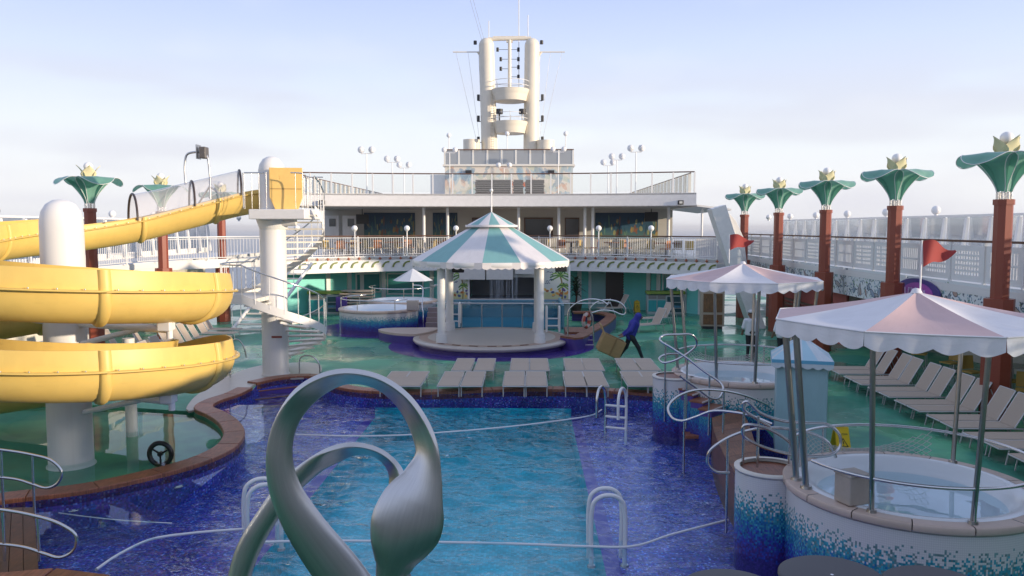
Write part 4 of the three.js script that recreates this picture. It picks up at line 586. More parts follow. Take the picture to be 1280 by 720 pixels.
    for (let k = 0; k < 16; k++) { c.fillStyle = ['#c98a35', '#9a5a2a', '#d4a648', '#40507c', '#5b4a78'][k % 5]; c.beginPath(); c.ellipse(W * hash(k, sd, 1), H * (0.72 + 0.24 * hash(k, sd, 2)), 11, 8, k, 0, 7); c.fill(); }
    for (let k = 0; k < 9; k++) { c.strokeStyle = '#33405f'; c.lineWidth = 4; c.beginPath(); c.arc(W * (0.1 + 0.4 * hash(k, sd, 3)), H * (0.2 + 0.4 * hash(k, sd, 4)), 8, 3.4, 6); c.stroke(); }
  });
  for (const [pa, pb, k] of [[558, 585, 1], [679, 711, 2]]) { const A = w(pa, 331), Bq = w(pb, 374); const m = M('jungle_panel', B(Bq.x - A.x, A.y - Bq.y, 0.03, (A.x + Bq.x) / 2, (A.y + Bq.y) / 2, -0.17), jungle(k), s); M('panel_frame', [B(0.1, A.y - Bq.y, 0.08, Bq.x + 0.03, (A.y + Bq.y) / 2, -0.14), B(Bq.x - A.x, 0.07, 0.08, (A.x + Bq.x) / 2, A.y + 0.03, -0.14)], MAT.white, m); }
  // white ladders of the plunge pool
  for (const [px, py, D2, lab] of [[691, 414, 35.2, 'white pool ladder handles beside the bandstand steps'], [567, 408, 36.2, 'white pool ladder handle between bandstand and small whirlpools']]) { const bp = G(px, py, 0.42); const ld = thing('pool_ladder', lab, 'ladder', [bp.x, 0.42, bp.z], 0); for (const sx of [-0.26, 0.26]) M('handle', tube([V(sx, 0, 0.2), V(sx, 0.75, 0.2), V(sx * 1, 0.98, 0.1), V(sx, 1.0, -0.15), V(sx, 0.8, -0.3), V(sx, 0.1, -0.32)], 0.045, false, 10), MAT.whiteMetal, ld); for (const y of [0.25, 0.55]) M('rung', bar(V(-0.26, y, 0.2), V(0.26, y, 0.2), 0.03), MAT.whiteMetal, ld); }
  // potted palm by the wall
  const pot = PZ(720, 388, 44), pp = thing('potted_plant', 'dark leafy potted palm beside the painted jungle panel', 'plant', [pot.x, 0, -44]);
  M('pot', lathe([[0, 0], [0.26, 0], [0.34, 0.5], [0.38, 0.52], [0.36, 0.56], [0, 0.5]], 18), std(lin(0.08, 0.05, 0.04), 0.6), pp); M('stem', bar(V(0, 0.5, 0), V(0.05, 1.2, 0), 0.05), MAT.brown, pp);
  const lv = []; for (let k = 0; k < 90; k++) { const a = k * 2.4, e = 0.2 + 1.0 * hash(k, 1, 33), L = 0.45 + 0.55 * hash(k, 2, 33), y = 0.9 + 0.9 * hash(k, 3, 33); lv.push(grid(3, 1, (u, v) => V((u * L) * Math.cos(a) * Math.cos(e) - (v - 0.5) * 0.10 * Math.sin(a) * Math.sin(Math.PI * (0.15 + 0.85 * u)), y + u * L * Math.sin(e) - 0.5 * u * u * L, u * L * Math.sin(a) * Math.cos(e) + (v - 0.5) * 0.10 * Math.cos(a) * Math.sin(Math.PI * (0.15 + 0.85 * u))))); }
  M('foliage', lv, std(lin(0.03, 0.075, 0.03), 0.6, { side: THREE.DoubleSide }), pp);
}
// curved arch rails, steps and curving violet wall right of the bandstand
{
  const o = thing('kidney_wall', 'low curved violet wall with timber top beside the bandstand steps', 'wall', [0, 0, 0]);
  const c = smooth2([gd(700, 421, 0.45), gd(722, 424, 0.45), gd(745, 414, 0.45), gd(765, 402, 0.45), gd(768, 394, 0.45), gd(745, 390, 0.45), gd(715, 390, 0.45)], 30);
  M('wall_side', wallStrip(c, 0, 0.42), std(lin(0.07, 0.04, 0.24), 0.35, { map: grime, side: THREE.DoubleSide }), o); copingBoards(c, 0.5, 0.40, 0.50, o, 1.2, [copeMats[1], copeMats[3]], 'top_board');
  const st = thing('bandstand_steps', 'violet steps with pale nosings between two steel rails by the bandstand', 'steps', [0, 0, 0]);
  const a = G(709, 436, 0), b = G(742, 436, 0); for (let k = 0; k < 3; k++) { M('step', B(b.x - a.x, 0.14, 0.36, (a.x + b.x) / 2, 0.07 + k * 0.14, a.z - 0.18 - k * 0.34), std(lin(0.07, 0.035, 0.24), 0.35, { map: grime }), st); M('nosing', B(b.x - a.x + 0.02, 0.03, 0.06, (a.x + b.x) / 2, 0.155 + k * 0.14, a.z - 0.02 - k * 0.34), std(lin(0.45, 0.38, 0.45), 0.4), st); }
  M('landing', B(b.x - a.x, 0.5, 1.6, (a.x + b.x) / 2, 0.25, a.z - 2.0), copeMats[1], st);
  const arch = (pts, Dk, lab) => { const bs = PZ(pts[0][0], pts[0][1], Dk), r = thing('arch_rail', lab, 'handrail', bs, 0); M('rail', tube(pts.map(([x, y]) => PZ(x, y, Dk).sub(bs)), 0.032, false, 8, 60), MAT.steel, r); return r; };
  arch([[710, 437], [710, 395], [712, 386], [724, 377], [740, 374], [752, 376], [760, 381]], 30.7, 'arched steel handrail of the violet steps against the bandstand');
  arch([[742, 436], [741, 398], [738, 385], [748, 377], [762, 375], [776, 379], [782, 387], [781, 393], [776, 393], [766, 389], [752, 388], [740, 391]], 30.9, 'looped steel handrail over the violet steps beside the life ring');
  // life ring / towel
  const lr = PZ(733, 401, 30.6), ring = thing('life_ring', 'red and white life ring hanging on the looped handrail', 'life ring', [lr.x, lr.y, lr.z], 1.0);
  M('ring', new THREE.TorusGeometry(0.24, 0.075, 10, 28).translate(0, 0, 0), canvasMat(128, 16, (c2) => { for (let k = 0; k < 8; k++) { c2.fillStyle = k % 2 ? '#a8402c' : '#b9a49a'; c2.fillRect(k * 16, 0, 16, 16); } }), ring); M('rope', new THREE.TorusGeometry(0.32, 0.012, 6, 28), std(lin(0.5, 0.45, 0.4), 0.8), ring);
}
// ================================================================ WHIRLPOOLS
const fadeTex = (() => { const cell = 5, cols = 320, rows = 52; return dataTex(cols * cell, rows * cell, (i, j) => {   // glass mosaic: violet at the foot through blue and teal to white, tile by tile
  const cx = Math.floor(i / cell), cy = Math.floor(j / cell), g = (i % cell) < 1 || (j % cell) < 1, t = cy / rows * 1.0 + 0.26 * (hash(cx, cy, 5) - 0.5), k = 0.85 + 0.3 * hash(cx, cy, 6);
  let c = t < 0.27 ? [0.24, 0.17, 0.46] : t < 0.41 ? [0.19, 0.25, 0.60] : t < 0.54 ? [0.15, 0.42, 0.62] : t < 0.68 ? [0.24, 0.58, 0.64] : t < 0.735 ? [0.45, 0.58, 0.58] : [0.84, 0.83, 0.81];
  if (c[0] < 0.8) c = c.map((q) => q * k); return g ? c.map((q) => q * 0.93) : c; }, true); })();
const fadeMat = std(lin(1, 1, 1), 0.25, { map: fadeTex });
function drum(r, y0, y1, n = 64, a0 = 0, al = Math.PI * 2) { const g = new THREE.CylinderGeometry(r, r, y1 - y0, n, 1, true, a0, al).translate(0, (y0 + y1) / 2, 0); const uv = g.attributes.uv; for (let i = 0; i < uv.count; i++) uv.setX(i, uv.getX(i) * r * al / (2 * Math.PI) / 1.67 * 1.3); return g; }
const rimMat = [0, 1, 2].map((k) => std(lin(0.56 * [1, 0.95, 1.05][k], 0.44 * [1, 0.94, 1.04][k], 0.36 * [1, 0.93, 1.05][k]), 0.45, { map: grime }));
function whirlpool(name, label, x, z, y0, H, R, opts = {}) {
  const o = thing(name, label, 'whirlpool', [x, y0, z]);
  M('mosaic_drum', drum(R, 0, H - 0.1), fadeMat, o);
  const n = Math.round(R * 9); for (let k = 0; k < n; k++) { const a0 = k / n * Math.PI * 2 + 0.004, al = Math.PI * 2 / n - 0.008; M('rim_tile', lathe([[R - 0.16, H - 0.12], [R + 0.02, H - 0.12], [R + 0.045, H - 0.09], [R + 0.045, H - 0.02], [R + 0.02, H], [R - 0.16, H]], 5, a0, al), rimMat[k % 3], o); }
  M('shell', lathe([[R - 0.15, H - 0.01], [R - 0.20, H + 0.015], [R - 0.30, H - 0.0], [R - 0.42, H - 0.14], [R - 0.5, H - 0.34], [R - 0.85, H - 0.40], [R - 0.95, H - 0.75], [0, H - 0.8]], 64), phy(lin(0.82, 0.84, 0.84), 0.2), o);
  M('water', new THREE.CircleGeometry(R - 0.40, 48).rotateX(-Math.PI / 2).translate(0, H - 0.2, 0), phy(lin(0.80, 0.92, 0.97), 0.02, { transmission: 1, thickness: 0, ior: 1.33, bumpMap: waterBump, bumpScale: 0.004 }), o);
  return o;
}
function tent(name, label, x, z, yE, yA, R, rot, drop) {
  const o = thing(name, label, 'tent', [x, yE - drop - 0.06, z]); const e = drop + 0.06, ap = yA - yE + e;
  const pink = std(lin(0.60, 0.43, 0.41), 0.7, { map: grime, side: THREE.DoubleSide }), wh = std(lin(0.70, 0.69, 0.70), 0.7, { map: grime, side: THREE.DoubleSide });
  for (let k = 0; k < 8; k++) {
    const a0 = rot + (k - 0.5) * Math.PI / 4, a1 = a0 + Math.PI / 4, c0 = V(R * Math.sin(a0), e, R * Math.cos(a0)), c1 = V(R * Math.sin(a1), e, R * Math.cos(a1));
    const g = M('roof_panel', grid(10, 10, (v, u) => { const b = c0.clone().lerp(c1, v).lerp(V(0, ap, 0), u); b.y -= 0.06 * Math.sin(Math.PI * u) * (0.4 + Math.sin(Math.PI * v)); return b; }), k % 2 ? wh : pink, o);
    M('valance', grid(36, 4, (v, u) => { const b = c0.clone().lerp(c1, v), d = drop * (0.72 + 0.28 * Math.abs(Math.sin(v * Math.PI * 4))), bulge = 0.018 * Math.sin(v * Math.PI * 8 + k) * u, n = V(Math.sin((a0 + a1) / 2), 0, Math.cos((a0 + a1) / 2)); return b.addScaledVector(n, bulge).setY(e - u * d); }), wh, g);
    M('hem_seam', tube([c0, V((c0.x + c1.x) / 2, e - 0.005, (c0.z + c1.z) / 2), c1], 0.012, false, 5, 8), wh, g);
  }
  M('apex_cap', lathe([[0, ap + 0.05], [0.05, ap + 0.04], [0.08, ap - 0.02]], 12), wh, o);
  return { o, ap };
}
function flag(label, x, y, z, h, w, fh) {
  const o = thing('red_flag', label, 'flag', [x, y, z], 0, 'red tent flags'); M('staff', C(0.012, 0.012, h, 0, h / 2, 0, 8), MAT.whiteMetal, o);
  M('cloth', grid(24, 12, (u, v) => { const tf = (q) => h * 0.98 + 0.13 * fh * Math.sin(q * 5.6) - 0.26 * fh * q, top = tf(u), bot = lerp(h * 0.98 - fh, tf(1) - 0.02, Math.pow(u, 1.7)) + 0.12 * fh * Math.sin(u * 6.28); return V(0.01 + u * w, lerp(top, bot, v), 0.10 * Math.sin(u * 6 + v) * w); }), std(lin(0.30, 0.035, 0.03), 0.75, { side: THREE.DoubleSide }), o);
}
const POLE = std(lin(0.42, 0.40, 0.38), 0.3, { metalness: 1 });
function spaPoles(tag0, x, z, y0, y1, rb, rt, angs, r, label, group) { for (const a of angs) { const o = thing('tent_pole', label, 'pole', [x + rb * Math.sin(a), y0, z + rb * Math.cos(a)], 0, group); M('pole', [bar(V(0, 0, 0), V((rt - rb) * Math.sin(a), y1 - y0, (rt - rb) * Math.cos(a)), r, 10)], POLE, o); M('foot', C(r * 1.7, r * 1.9, 0.04, 0, 0.02, 0, 12), POLE, o); } }
function ringRail(label, x, z, y, R, a0, al, feet) { const o = thing('ring_rail', label, 'handrail', [x, y - 0.45, z]); M('rail', tube([...Array(40)].map((_, i) => { const a = a0 + al * i / 39; return V(R * Math.sin(a), 0.45, R * Math.cos(a)); }), 0.024, false, 8, 120), MAT.steel, o); for (const a of feet) M('stanchion', C(0.018, 0.018, 0.45, R * Math.sin(a), 0.225, R * Math.cos(a), 8), MAT.steel, o); return o; }
function spaNet(label, x, z, y0, y1, R, a0, a1, sag) { const g = [], n = 16, rows = 4, pt = (u, v) => { const a = lerp(a0, a1, u), top = y1 - sag * Math.sin(Math.PI * u); return V((R - 0.03) * Math.sin(a), lerp(y0, Math.max(top, y0 + 0.03), v), (R - 0.03) * Math.cos(a)); }; for (let i = 0; i < n; i++) for (let j = 0; j < rows; j++) { g.push(bar(pt(i / n, j / rows), pt((i + 1) / n, (j + 1) / rows), 0.006, 3), bar(pt((i + 1) / n, j / rows), pt(i / n, (j + 1) / rows), 0.006, 3)); } const m = M('safety_net', g, std(lin(0.62, 0.60, 0.56), 0.8)); m.position.set(x, 0, z); tag(m, label, 'net'); }
// big whirlpool, near right
const T1 = { x: 5.45, z: -11.3 }, T2 = { x: 5.40, z: -20.2 };
whirlpool('large_whirlpool', 'white whirlpool in a mosaic drum under the big pink and white tent', T1.x, T1.z, SHELF, 1.05 - SHELF, 1.67);
{ const t = tent('spa_tent', 'big octagonal pink and white tent over the large whirlpool', T1.x, T1.z, 3.42, 3.80, 1.98, -0.34, 0.24); flag('red pennant flag on the peak of the big spa tent', T1.x + 0.05, 3.80, T1.z, 0.72, 0.46, 0.36); }
spaPoles('', T1.x, T1.z, 1.05, 3.34, 1.56, 1.74, [-0.72, 0.03, 0.75, 2.3], 0.034, 'steel pole on the large whirlpool rim holding the big tent', 'big tent poles');
spaPoles('', T1.x, T1.z, 1.05, 3.34, 1.56, 1.78, [-1.42, -1.66], 0.045, 'thick steel pole of a close pair beside the pale blue booth', 'big tent paired poles');
ringRail('steel ring rail round the large whirlpool', T1.x, T1.z, 1.50, 1.6, -1.3, Math.PI * 2 - 0.5, [-0.72, 0.03, 0.75, 2.3, 3.6]);
spaNet('white safety net hanging at the back of the large whirlpool', T1.x, T1.z, 1.07, 1.5, 1.6, 2.5, 3.9, 0.38);
// filter box on the rim
{ const p = G(1065, 632, 1.06); const o = thing('filter_box', 'small beige box standing on the large whirlpool rim', 'box', [p.x + 0.05, 1.06, p.z - 0.14], 0.35); M('body', RB(0.33, 0.38, 0.3, 0.02, 0, 0.19, 0), std(lin(0.42, 0.36, 0.30), 0.6, { map: grime }), o); M('lid', RB(0.35, 0.03, 0.32, 0.01, 0, 0.395, 0), std(lin(0.45, 0.39, 0.33), 0.6), o); }
// second whirlpool
whirlpool('shaded_whirlpool', 'white whirlpool in a mosaic drum under the small pink tent', T2.x, T2.z, SHELF, 1.05 - SHELF, 1.67);
{ const t = tent('small_spa_tent', 'octagonal pink and white tent beside the leaning white fin', T2.x, T2.z, 3.42, 3.80, 1.98, Math.PI / 4 - 0.25, 0.24); flag('red pennant flag on the peak of the tent beside the white fin', T2.x - 0.35, 3.80, T2.z, 0.72, 0.6, 0.38); }
spaPoles('', T2.x, T2.z, 1.05, 3.34, 1.56, 1.78, [-2.3, -1.75, -0.62, -0.05, 0.55, 1.2, 2.0, 2.7], 0.038, 'steel pole on the shaded whirlpool rim holding the small tent', 'small tent poles');
ringRail('steel ring rail round the shaded whirlpool', T2.x, T2.z, 1.5, 1.6, -1.0, Math.PI * 2 - 1.0, [-0.6, 0.5, 1.5, 2.5, 3.5]);
spaNet('white safety net hanging at the back of the shaded whirlpool', T2.x, T2.z, 1.07, 1.5, 1.6, 2.4, 3.9, 0.35);
// step drums and stairs of both whirlpools
for (const [T, dx, dz, lab, r] of [[T1, -1.72, -0.85, 'half round mosaic step drum joined to the large whirlpool', 0.52], [T2, -1.80, 0.55, 'mosaic step landing joined to the shaded whirlpool', 0.5]]) {
  const o = thing('step_drum', lab, 'steps', [T.x + dx, SHELF, T.z + dz]); const H = T === T1 ? 1.58 : 1.60;
  M('mosaic_side', drum(r, 0, H, 36), fadeMat, o); M('rim', lathe([[r - 0.07, H - 0.02], [r + 0.015, H - 0.02], [r + 0.015, H + 0.03], [r - 0.07, H + 0.03]], 36), MAT.cream, o);
  M('tread_top', new THREE.CircleGeometry(r - 0.06, 32).rotateX(-Math.PI / 2).translate(0, H - (T === T1 ? 0.03 : 0.0), 0), copeMats[1], o);
}
{ // steps of the second whirlpool, down towards the walkway
  const o = thing('whirlpool_steps', 'violet whirlpool steps with timber treads and pale nosings', 'steps', [0, 0, 0]);
  const P = [[838, 473, 0.92], [850, 483, 0.80], [862, 490, 0.70], [874, 499, 0.60], [885, 509, 0.50]];
  P.forEach(([px, py, h], k) => { const p = G(px + 6, py, h); const ang = 0.9; M('tread', RB(0.82, 0.05, 0.36, 0.01, p.x, h, p.z, ang), copeMats[(k + 1) % 4], o); M('riser', B(0.785, 0.13, 0.305, p.x, h - 0.09, p.z, ang), std(lin(0.10, 0.055, 0.26), 0.4, { map: grime }), o); M('mosaic_block', (() => { const g = B(0.78, h - 0.15 + 0.66, 0.30, p.x, (h - 0.15 - 0.66) / 2, p.z, ang), uv = g.attributes.uv; for (let i = 0; i < uv.count; i++) { uv.setX(i, uv.getX(i) * 0.1); uv.setY(i, uv.getY(i) * 0.62); } return g; })(), fadeMat, o); M('nosing', B(0.83, 0.03, 0.04, p.x + 0.17 * Math.sin(ang), h + 0.012, p.z + 0.17 * Math.cos(ang), ang), std(lin(0.55, 0.50, 0.48), 0.5), o); });
  // timber walkway linking both whirlpools
  const w = thing('timber_walkway', 'curved timber walkway linking the two mosaic whirlpools', 'walkway', [0, 0, 0]);
  const L1 = [[890, 522], [893, 540], [905, 568], [926, 604], [930, 622]].map(([x, y]) => gd(x, y, 0.42)), R1 = [[945, 616], [952, 580], [942, 548], [934, 525], [925, 512]].map(([x, y]) => gd(x, y, 0.42));
  const A = smooth2(L1, 12), Bq = smooth2(R1, 12).reverse(), wk = woodTex([0.56, 0.37, 0.25], 45), walkMats = [0, 1, 2, 3].map((k) => { const t = wk.clone(); t.offset.set(k * 0.23, k * 0.37); t.needsUpdate = true; const v = [1, 0.82, 1.1, 0.9][k]; return std(lin(v, v, v), 0.45, { map: t }); });
  for (let i = 0; i < 12; i++) { const pl = [A[i], A[i + 1], Bq[i + 1], Bq[i]].map(([x, d]) => [x, d]); const sh = (p, q) => [lerp(p[0], q[0], 0.02), lerp(p[1], q[1], 0.02)]; M('plank', plate([pl[0], sh(pl[1], pl[0]), sh(pl[2], pl[3]), pl[3]], 0.42 + 0.004 * hash(i, 2), 0.05), walkMats[i % 4], w); }
  M('side_board', [wallStrip(A, -0.66, 0.365), wallStrip(Bq, -0.66, 0.365)], walkMats[1], w);
  // submerged step boards
  for (const [px, py] of [[868, 543], [882, 536]]) { const p = G(px, py, -0.2); M('low_step', RB(0.5, 0.08, 0.4, 0.02, p.x, -0.22, p.z), copeMats[2], w); }
}
// bent steel handrails (traced loops, each at its own distance)
function loopRail(label, pts, D0, D1, r, posts, floor, closed = false) { const n = pts.length, W = pts.map(([x, y, d], i) => PZ(x, y, d ?? lerp(D0, D1, i / (n - 1)))); const b = W[0].clone(); b.y = floor; const o = thing('bent_handrail', label, 'handrail', b); M('rail', tube(W.map((p) => p.clone().sub(b)), r, closed, 8, n * 10), MAT.steel, o); for (const [px, py, d] of posts) { const p = PZ(px, py, d).sub(b); M('post', C(r * 0.85, r * 0.85, p.y, p.x, p.y / 2, p.z, 8), MAT.steel, o); } }
loopRail('bent steel handrail sloping over the violet whirlpool steps', [[848, 442], [832, 443], [824, 448], [828, 453], [842, 451], [862, 440], [871, 430], [866, 419], [848, 418], [828, 420], [825, 425], [840, 435], [858, 447], [880, 464], [901, 479], [904, 486], [899, 497], [890, 498], [872, 486], [850, 470]], 19.3, 17.6, 0.026, [[832, 428, 19.2], [859, 448, 18.5], [887, 470, 17.9]], 0.0);
loopRail('long bent steel handrail along the timber walkway', [[960, 506], [930, 494], [900, 488], [868, 488], [845, 497], [835, 510], [840, 522], [852, 526], [870, 521], [890, 514], [915, 515], [940, 520], [965, 530]], 16.6, 14.6, 0.026, [[856, 492, 16.2], [905, 488, 16.4]], -0.4);
loopRail('double bent steel handrail above the half round step drum', [[962, 533], [945, 523], [930, 512], [929, 504], [934, 502], [950, 516], [978, 526], [1010, 529], [1035, 531], [1049, 543], [1050, 558], [1040, 568], [1010, 570], [975, 565], [945, 555], [929, 544], [930, 532], [960, 536], [990, 556], [993, 566]], 12.4, 12.0, 0.024, [[930, 514, 12.4], [948, 520, 12.3], [988, 530, 12.2], [1000, 530, 12.1]], 0.3);
loopRail('wide bent steel handrail curling beside the timber walkway', [[912, 591], [895, 590], [885, 580], [886, 566], [900, 553], [925, 541], [955, 535], [985, 536], [1015, 542], [1035, 553], [1045, 572]], 12.6, 12.4, 0.024, [[910, 548, 12.6], [948, 538, 12.6], [987, 537, 12.5]], -0.2);
// pale blue shower booth
{
  const p = G(1007, 568, 0), o = thing('shower_booth', 'pale blue booth with striped scalloped canopy roof', 'booth', [p.x + 0.02, 0, p.z - 0.5], -0.27);
  const bm = std(lin(0.30, 0.46, 0.50), 0.5, { map: grime }); M('body', RB(1.0, 1.85, 1.0, 0.02, 0, 0.93, 0), bm, o);
  M('door', RB(0.03, 1.6, 0.62, 0.01, 0.505, 0.84, 0.05), bm, o);
  const e = 1.98, ap = 2.42, r = 0.60, c = [V(-r, e, r), V(r, e, r), V(r, e, -r), V(-r, e, -r)], pale = std(lin(0.55, 0.62, 0.66), 0.65, { map: grime, side: THREE.DoubleSide }), blue = std(lin(0.12, 0.38, 0.55), 0.6, { side: THREE.DoubleSide }), tl = std(lin(0.36, 0.55, 0.63), 0.6, { side: THREE.DoubleSide });
  for (let k = 0; k < 4; k++) { const a = c[k], b = c[(k + 1) % 4], apx = V(0, ap, 0); for (let s = 0; s < 4; s++) { const a1 = a.clone().lerp(b, s / 4), b1 = a.clone().lerp(b, (s + 1) / 4); M('roof_panel', grid(2, 4, (v, u) => a1.clone().lerp(b1, v).lerp(apx, u)), s % 2 ? pale : tl, o); } M('band', grid(2, 1, (v, u) => a.clone().lerp(b, v).setY(e + 0.0 - 0.07 * u).multiply(V(1.004, 1, 1.004))), blue, o); M('valance', grid(36, 2, (v, u) => a.clone().lerp(b, v).setY(e - 0.07 - u * (0.07 + 0.045 * Math.abs(Math.sin(v * Math.PI * 6))))), pale, o); }
}
// small whirlpools on the left
{
  const z1 = -36.2, z2 = -39.6; const xa = PZ(474, 400, 36.2).x, xb = PZ(503, 380, 39.6).x;
  whirlpool('small_whirlpool', 'mosaic whirlpool with beige rim beside the curved ledge and bandstand', xa, z1, 0, 1.05, 1.78); whirlpool('small_whirlpool', 'mosaic whirlpool behind its twin under the white parasol', xb, z2, 0, 1.1, 1.7);
  ringRail('steel ring rail round the whirlpool beside the bandstand', xa, z1, 1.5, 1.7, -2.6, 3.6, [-2.4, -1.4, -0.4, 0.6]); ringRail('steel ring rail round the whirlpool under the parasol', xb, z2, 1.75, 1.62, -2.0, 4.2, [-1.8, -0.8, 0.2, 1.2]);
  const f = G(536, 396, 0.9); const st = thing('spa_stairs', 'steep steps with steel rails beside the two small whirlpools', 'steps', [f.x, 0, -35.6]); for (let k = 0; k < 5; k++) M('step', B(1.0, 0.2, 0.3, 0.1, 0.1 + k * 0.2, -0.3 * k), std(lin(0.30, 0.24, 0.24), 0.5, { map: grime }), st); for (const s of [-0.45, 0.55]) { M('handrail', tube([V(s, 0.0, 0.25), V(s, 0.85, 0.25), V(s - 0.1, 1.2, -0.2), V(s - 0.25, 1.95, -1.3), V(s - 0.7, 2.0, -1.7)], 0.028, false, 8), MAT.steel, st); }
  M('filter_box', RB(0.5, 0.42, 0.4, 0.02, -0.9, 1.25, 0.3), std(lin(0.45, 0.40, 0.36), 0.6), st);
  const lg = smooth2([gd(548, 410, 0.4), gd(520, 418, 0.4), gd(490, 416.5, 0.4), gd(473, 412, 0.4), gd(485, 410.5, 0.4), gd(520, 410, 0.4)], 30, true), lo = thing('curved_ledge', 'curved low ledge with pale top between whirlpool and bandstand', 'ledge', [0, 0, 0]); M('top', plate(lg, 0.42, 0.1), rimMat[0], lo); M('side', wallStrip(lg, 0, 0.33, true), std(lin(0.06, 0.035, 0.22), 0.35, { side: THREE.DoubleSide }), lo);
  const u = PZ(516, 350, 41.5), um = thing('parasol', 'small white parasol open behind the two small whirlpools', 'parasol', [u.x, 0, -41.5]); M('canopy', (() => { const g = new THREE.ConeGeometry(1.05, 0.62, 8, 1, true).translate(0, 2.25, 0).toNonIndexed(); g.computeVertexNormals(); return g; })(), std(lin(0.62, 0.64, 0.66), 0.7, { side: THREE.DoubleSide }), um); M('pole', C(0.03, 0.03, 2.4, 0, 1.2, 0, 8), MAT.whiteMetal, um); M('base', C(0.3, 0.32, 0.08, 0, 0.04, 0, 16), MAT.dark, um);
}
// ================================================================ FIN, CABINETS, SIGNS
{
  const D = 37.6, b = PZ(942, 412, D), o = thing('leaning_fin', 'tall leaning white fin behind the small pink tent', 'fin', [b.x, 0, -D]); const q = (px, py) => { const p = PZ(px, py, D).sub(o.position); return new THREE.Vector2(p.x, p.y); };
  const s1 = new THREE.Shape([q(887, 262), q(904, 257), q(927, 330), q(954, 411), q(938, 411), q(910, 332)]);
  M('blade', new THREE.ExtrudeGeometry(s1, { depth: 0.9, bevelEnabled: true, bevelSize: 0.02, bevelThickness: 0.02, bevelSegments: 2 }).translate(0, 0, -0.45), MAT.white, o);
  const s2 = new THREE.Shape([q(904, 258), q(920, 276), q(930, 298), q(934, 332), q(932, 350), q(926, 328)]); M('shoulder', new THREE.ExtrudeGeometry(s2, { depth: 1.6, bevelEnabled: true, bevelSize: 0.02, bevelThickness: 0.02 }).translate(0, 0, -1.7), MAT.white, o);
  // sloping side canopy between roof deck and fin
  const c = thing('side_canopy', 'sloping white side canopy joining the roof deck behind the fin', 'canopy', [9.3, 5.0, -46]); M('panel', [B(1.9, 0.1, 9, 0.95, 0.78, -3, 0, -0.12)], MAT.white, c); for (const [x, z] of [[0.4, 1], [1.7, 1], [1.7, -5]]) M('post', C(0.06, 0.06, 2.6, x, -0.62, z, 8), MAT.whiteMetal, c);
  // stair side wall at the balcony's right end
  const w = thing('stair_wall', 'pale slanting stair wall with brown edge at the balcony end', 'wall', [9.5, 0, -41.2]); const sh = new THREE.Shape([[1.25, 2.25], [0.4, 4.15], [-0.9, 4.15], [-0.9, 2.25]].map(([x, y]) => new THREE.Vector2(x, y))); M('panel', new THREE.ExtrudeGeometry(sh, { depth: 0.12, bevelEnabled: false }), std(lin(0.62, 0.61, 0.62), 0.5, { map: grime }), w); M('edge', bar(V(1.27, 2.25, 0.06), V(0.42, 4.18, 0.06), 0.05), MAT.brown, w);
  for (let k = 0; k < 12; k++) M('tread', B(0.3, 0.05, 1.2, 2.2 - k * 0.15, 0.2 + k * 0.3, -0.75), MAT.cream, w);
  const sw = thing('salmon_wall', 'salmon red wall panels under the lattice promenade behind the small tent', 'wall', [12.6, 0, -37]); for (const z of [-4, -1.3, 1.4, 4.1]) M('panel', B(0.1, 2.6, 2.5, 0, 1.3, z), std(lin(0.42, 0.10, 0.08), 0.6, { map: grime }), sw); for (let k = 0; k < 5; k++) M('bench_slat', B(0.06, 0.09, 8.5, -0.25, 0.5 + k * 0.2, 0), MAT.brown, sw);
}
// timber towel cabinet
{ const p = G(892, 412, 0), o = thing('towel_cabinet', 'tall brown timber towel cabinet with beige frame', 'cabinet', [p.x, 0, p.z - 0.4], -0.1); const fm = std(lin(0.40, 0.32, 0.24), 0.5), bm = std(lin(1, 1, 1), 0.5, { map: woodTex([0.55, 0.38, 0.22], 15) }); M('carcass', B(1.05, 1.62, 0.6, 0, 0.95, 0), fm, o); M('door', B(0.86, 0.86, 0.03, 0, 1.22, 0.31), bm, o); M('drawer', B(0.86, 0.46, 0.03, 0, 0.45, 0.31), bm, o); M('plinth', B(0.9, 0.14, 0.5, 0, 0.07, 0), MAT.dark, o); }
// towel stations
for (const [px, D, lab] of [[831, 43.9, 'turquoise towel station with lime top near the dark door'], [410, 43.6, 'turquoise towel station with lime top behind the spiral stair']]) {
  const p = PZ(px, 388, D), o = thing('towel_station', lab, 'counter', [p.x, 0, -D]); const lm = std(lin(0.28, 0.38, 0.06), 0.5), tm = std(lin(0.03, 0.36, 0.36), 0.45), fr = std(lin(0.45, 0.50, 0.49), 0.5);
  M('body', B(2.0, 1.0, 0.6, 0, 0.5, 0), fr, o); M('top', RB(2.1, 0.16, 0.7, 0.03, 0, 1.14, 0), lm, o); for (const x of [-0.73, -0.24]) { M('door', B(0.44, 0.62, 0.03, x, 0.42, 0.31), tm, o); M('drawer', B(0.44, 0.2, 0.03, x, 0.9, 0.31), std(lin(0.25, 0.24, 0.22), 0.5), o); }
  const sh = M('open_shelf', B(0.86, 0.84, 0.03, 0.5, 0.5, 0.305), std(lin(0.02, 0.09, 0.10), 0.6), o); for (const y of [0.3, 0.62]) M('shelf_board', B(0.86, 0.03, 0.1, 0.5, y, 0.34), fr, sh); for (let k = 0; k < 5; k++) M('folded_towel', RB(0.15, 0.12, 0.08, 0.02, 0.18 + k * 0.16, 0.38 + 0.0 * k, 0.35), std(lin(0.10, 0.28, 0.40), 0.9), sh);
}
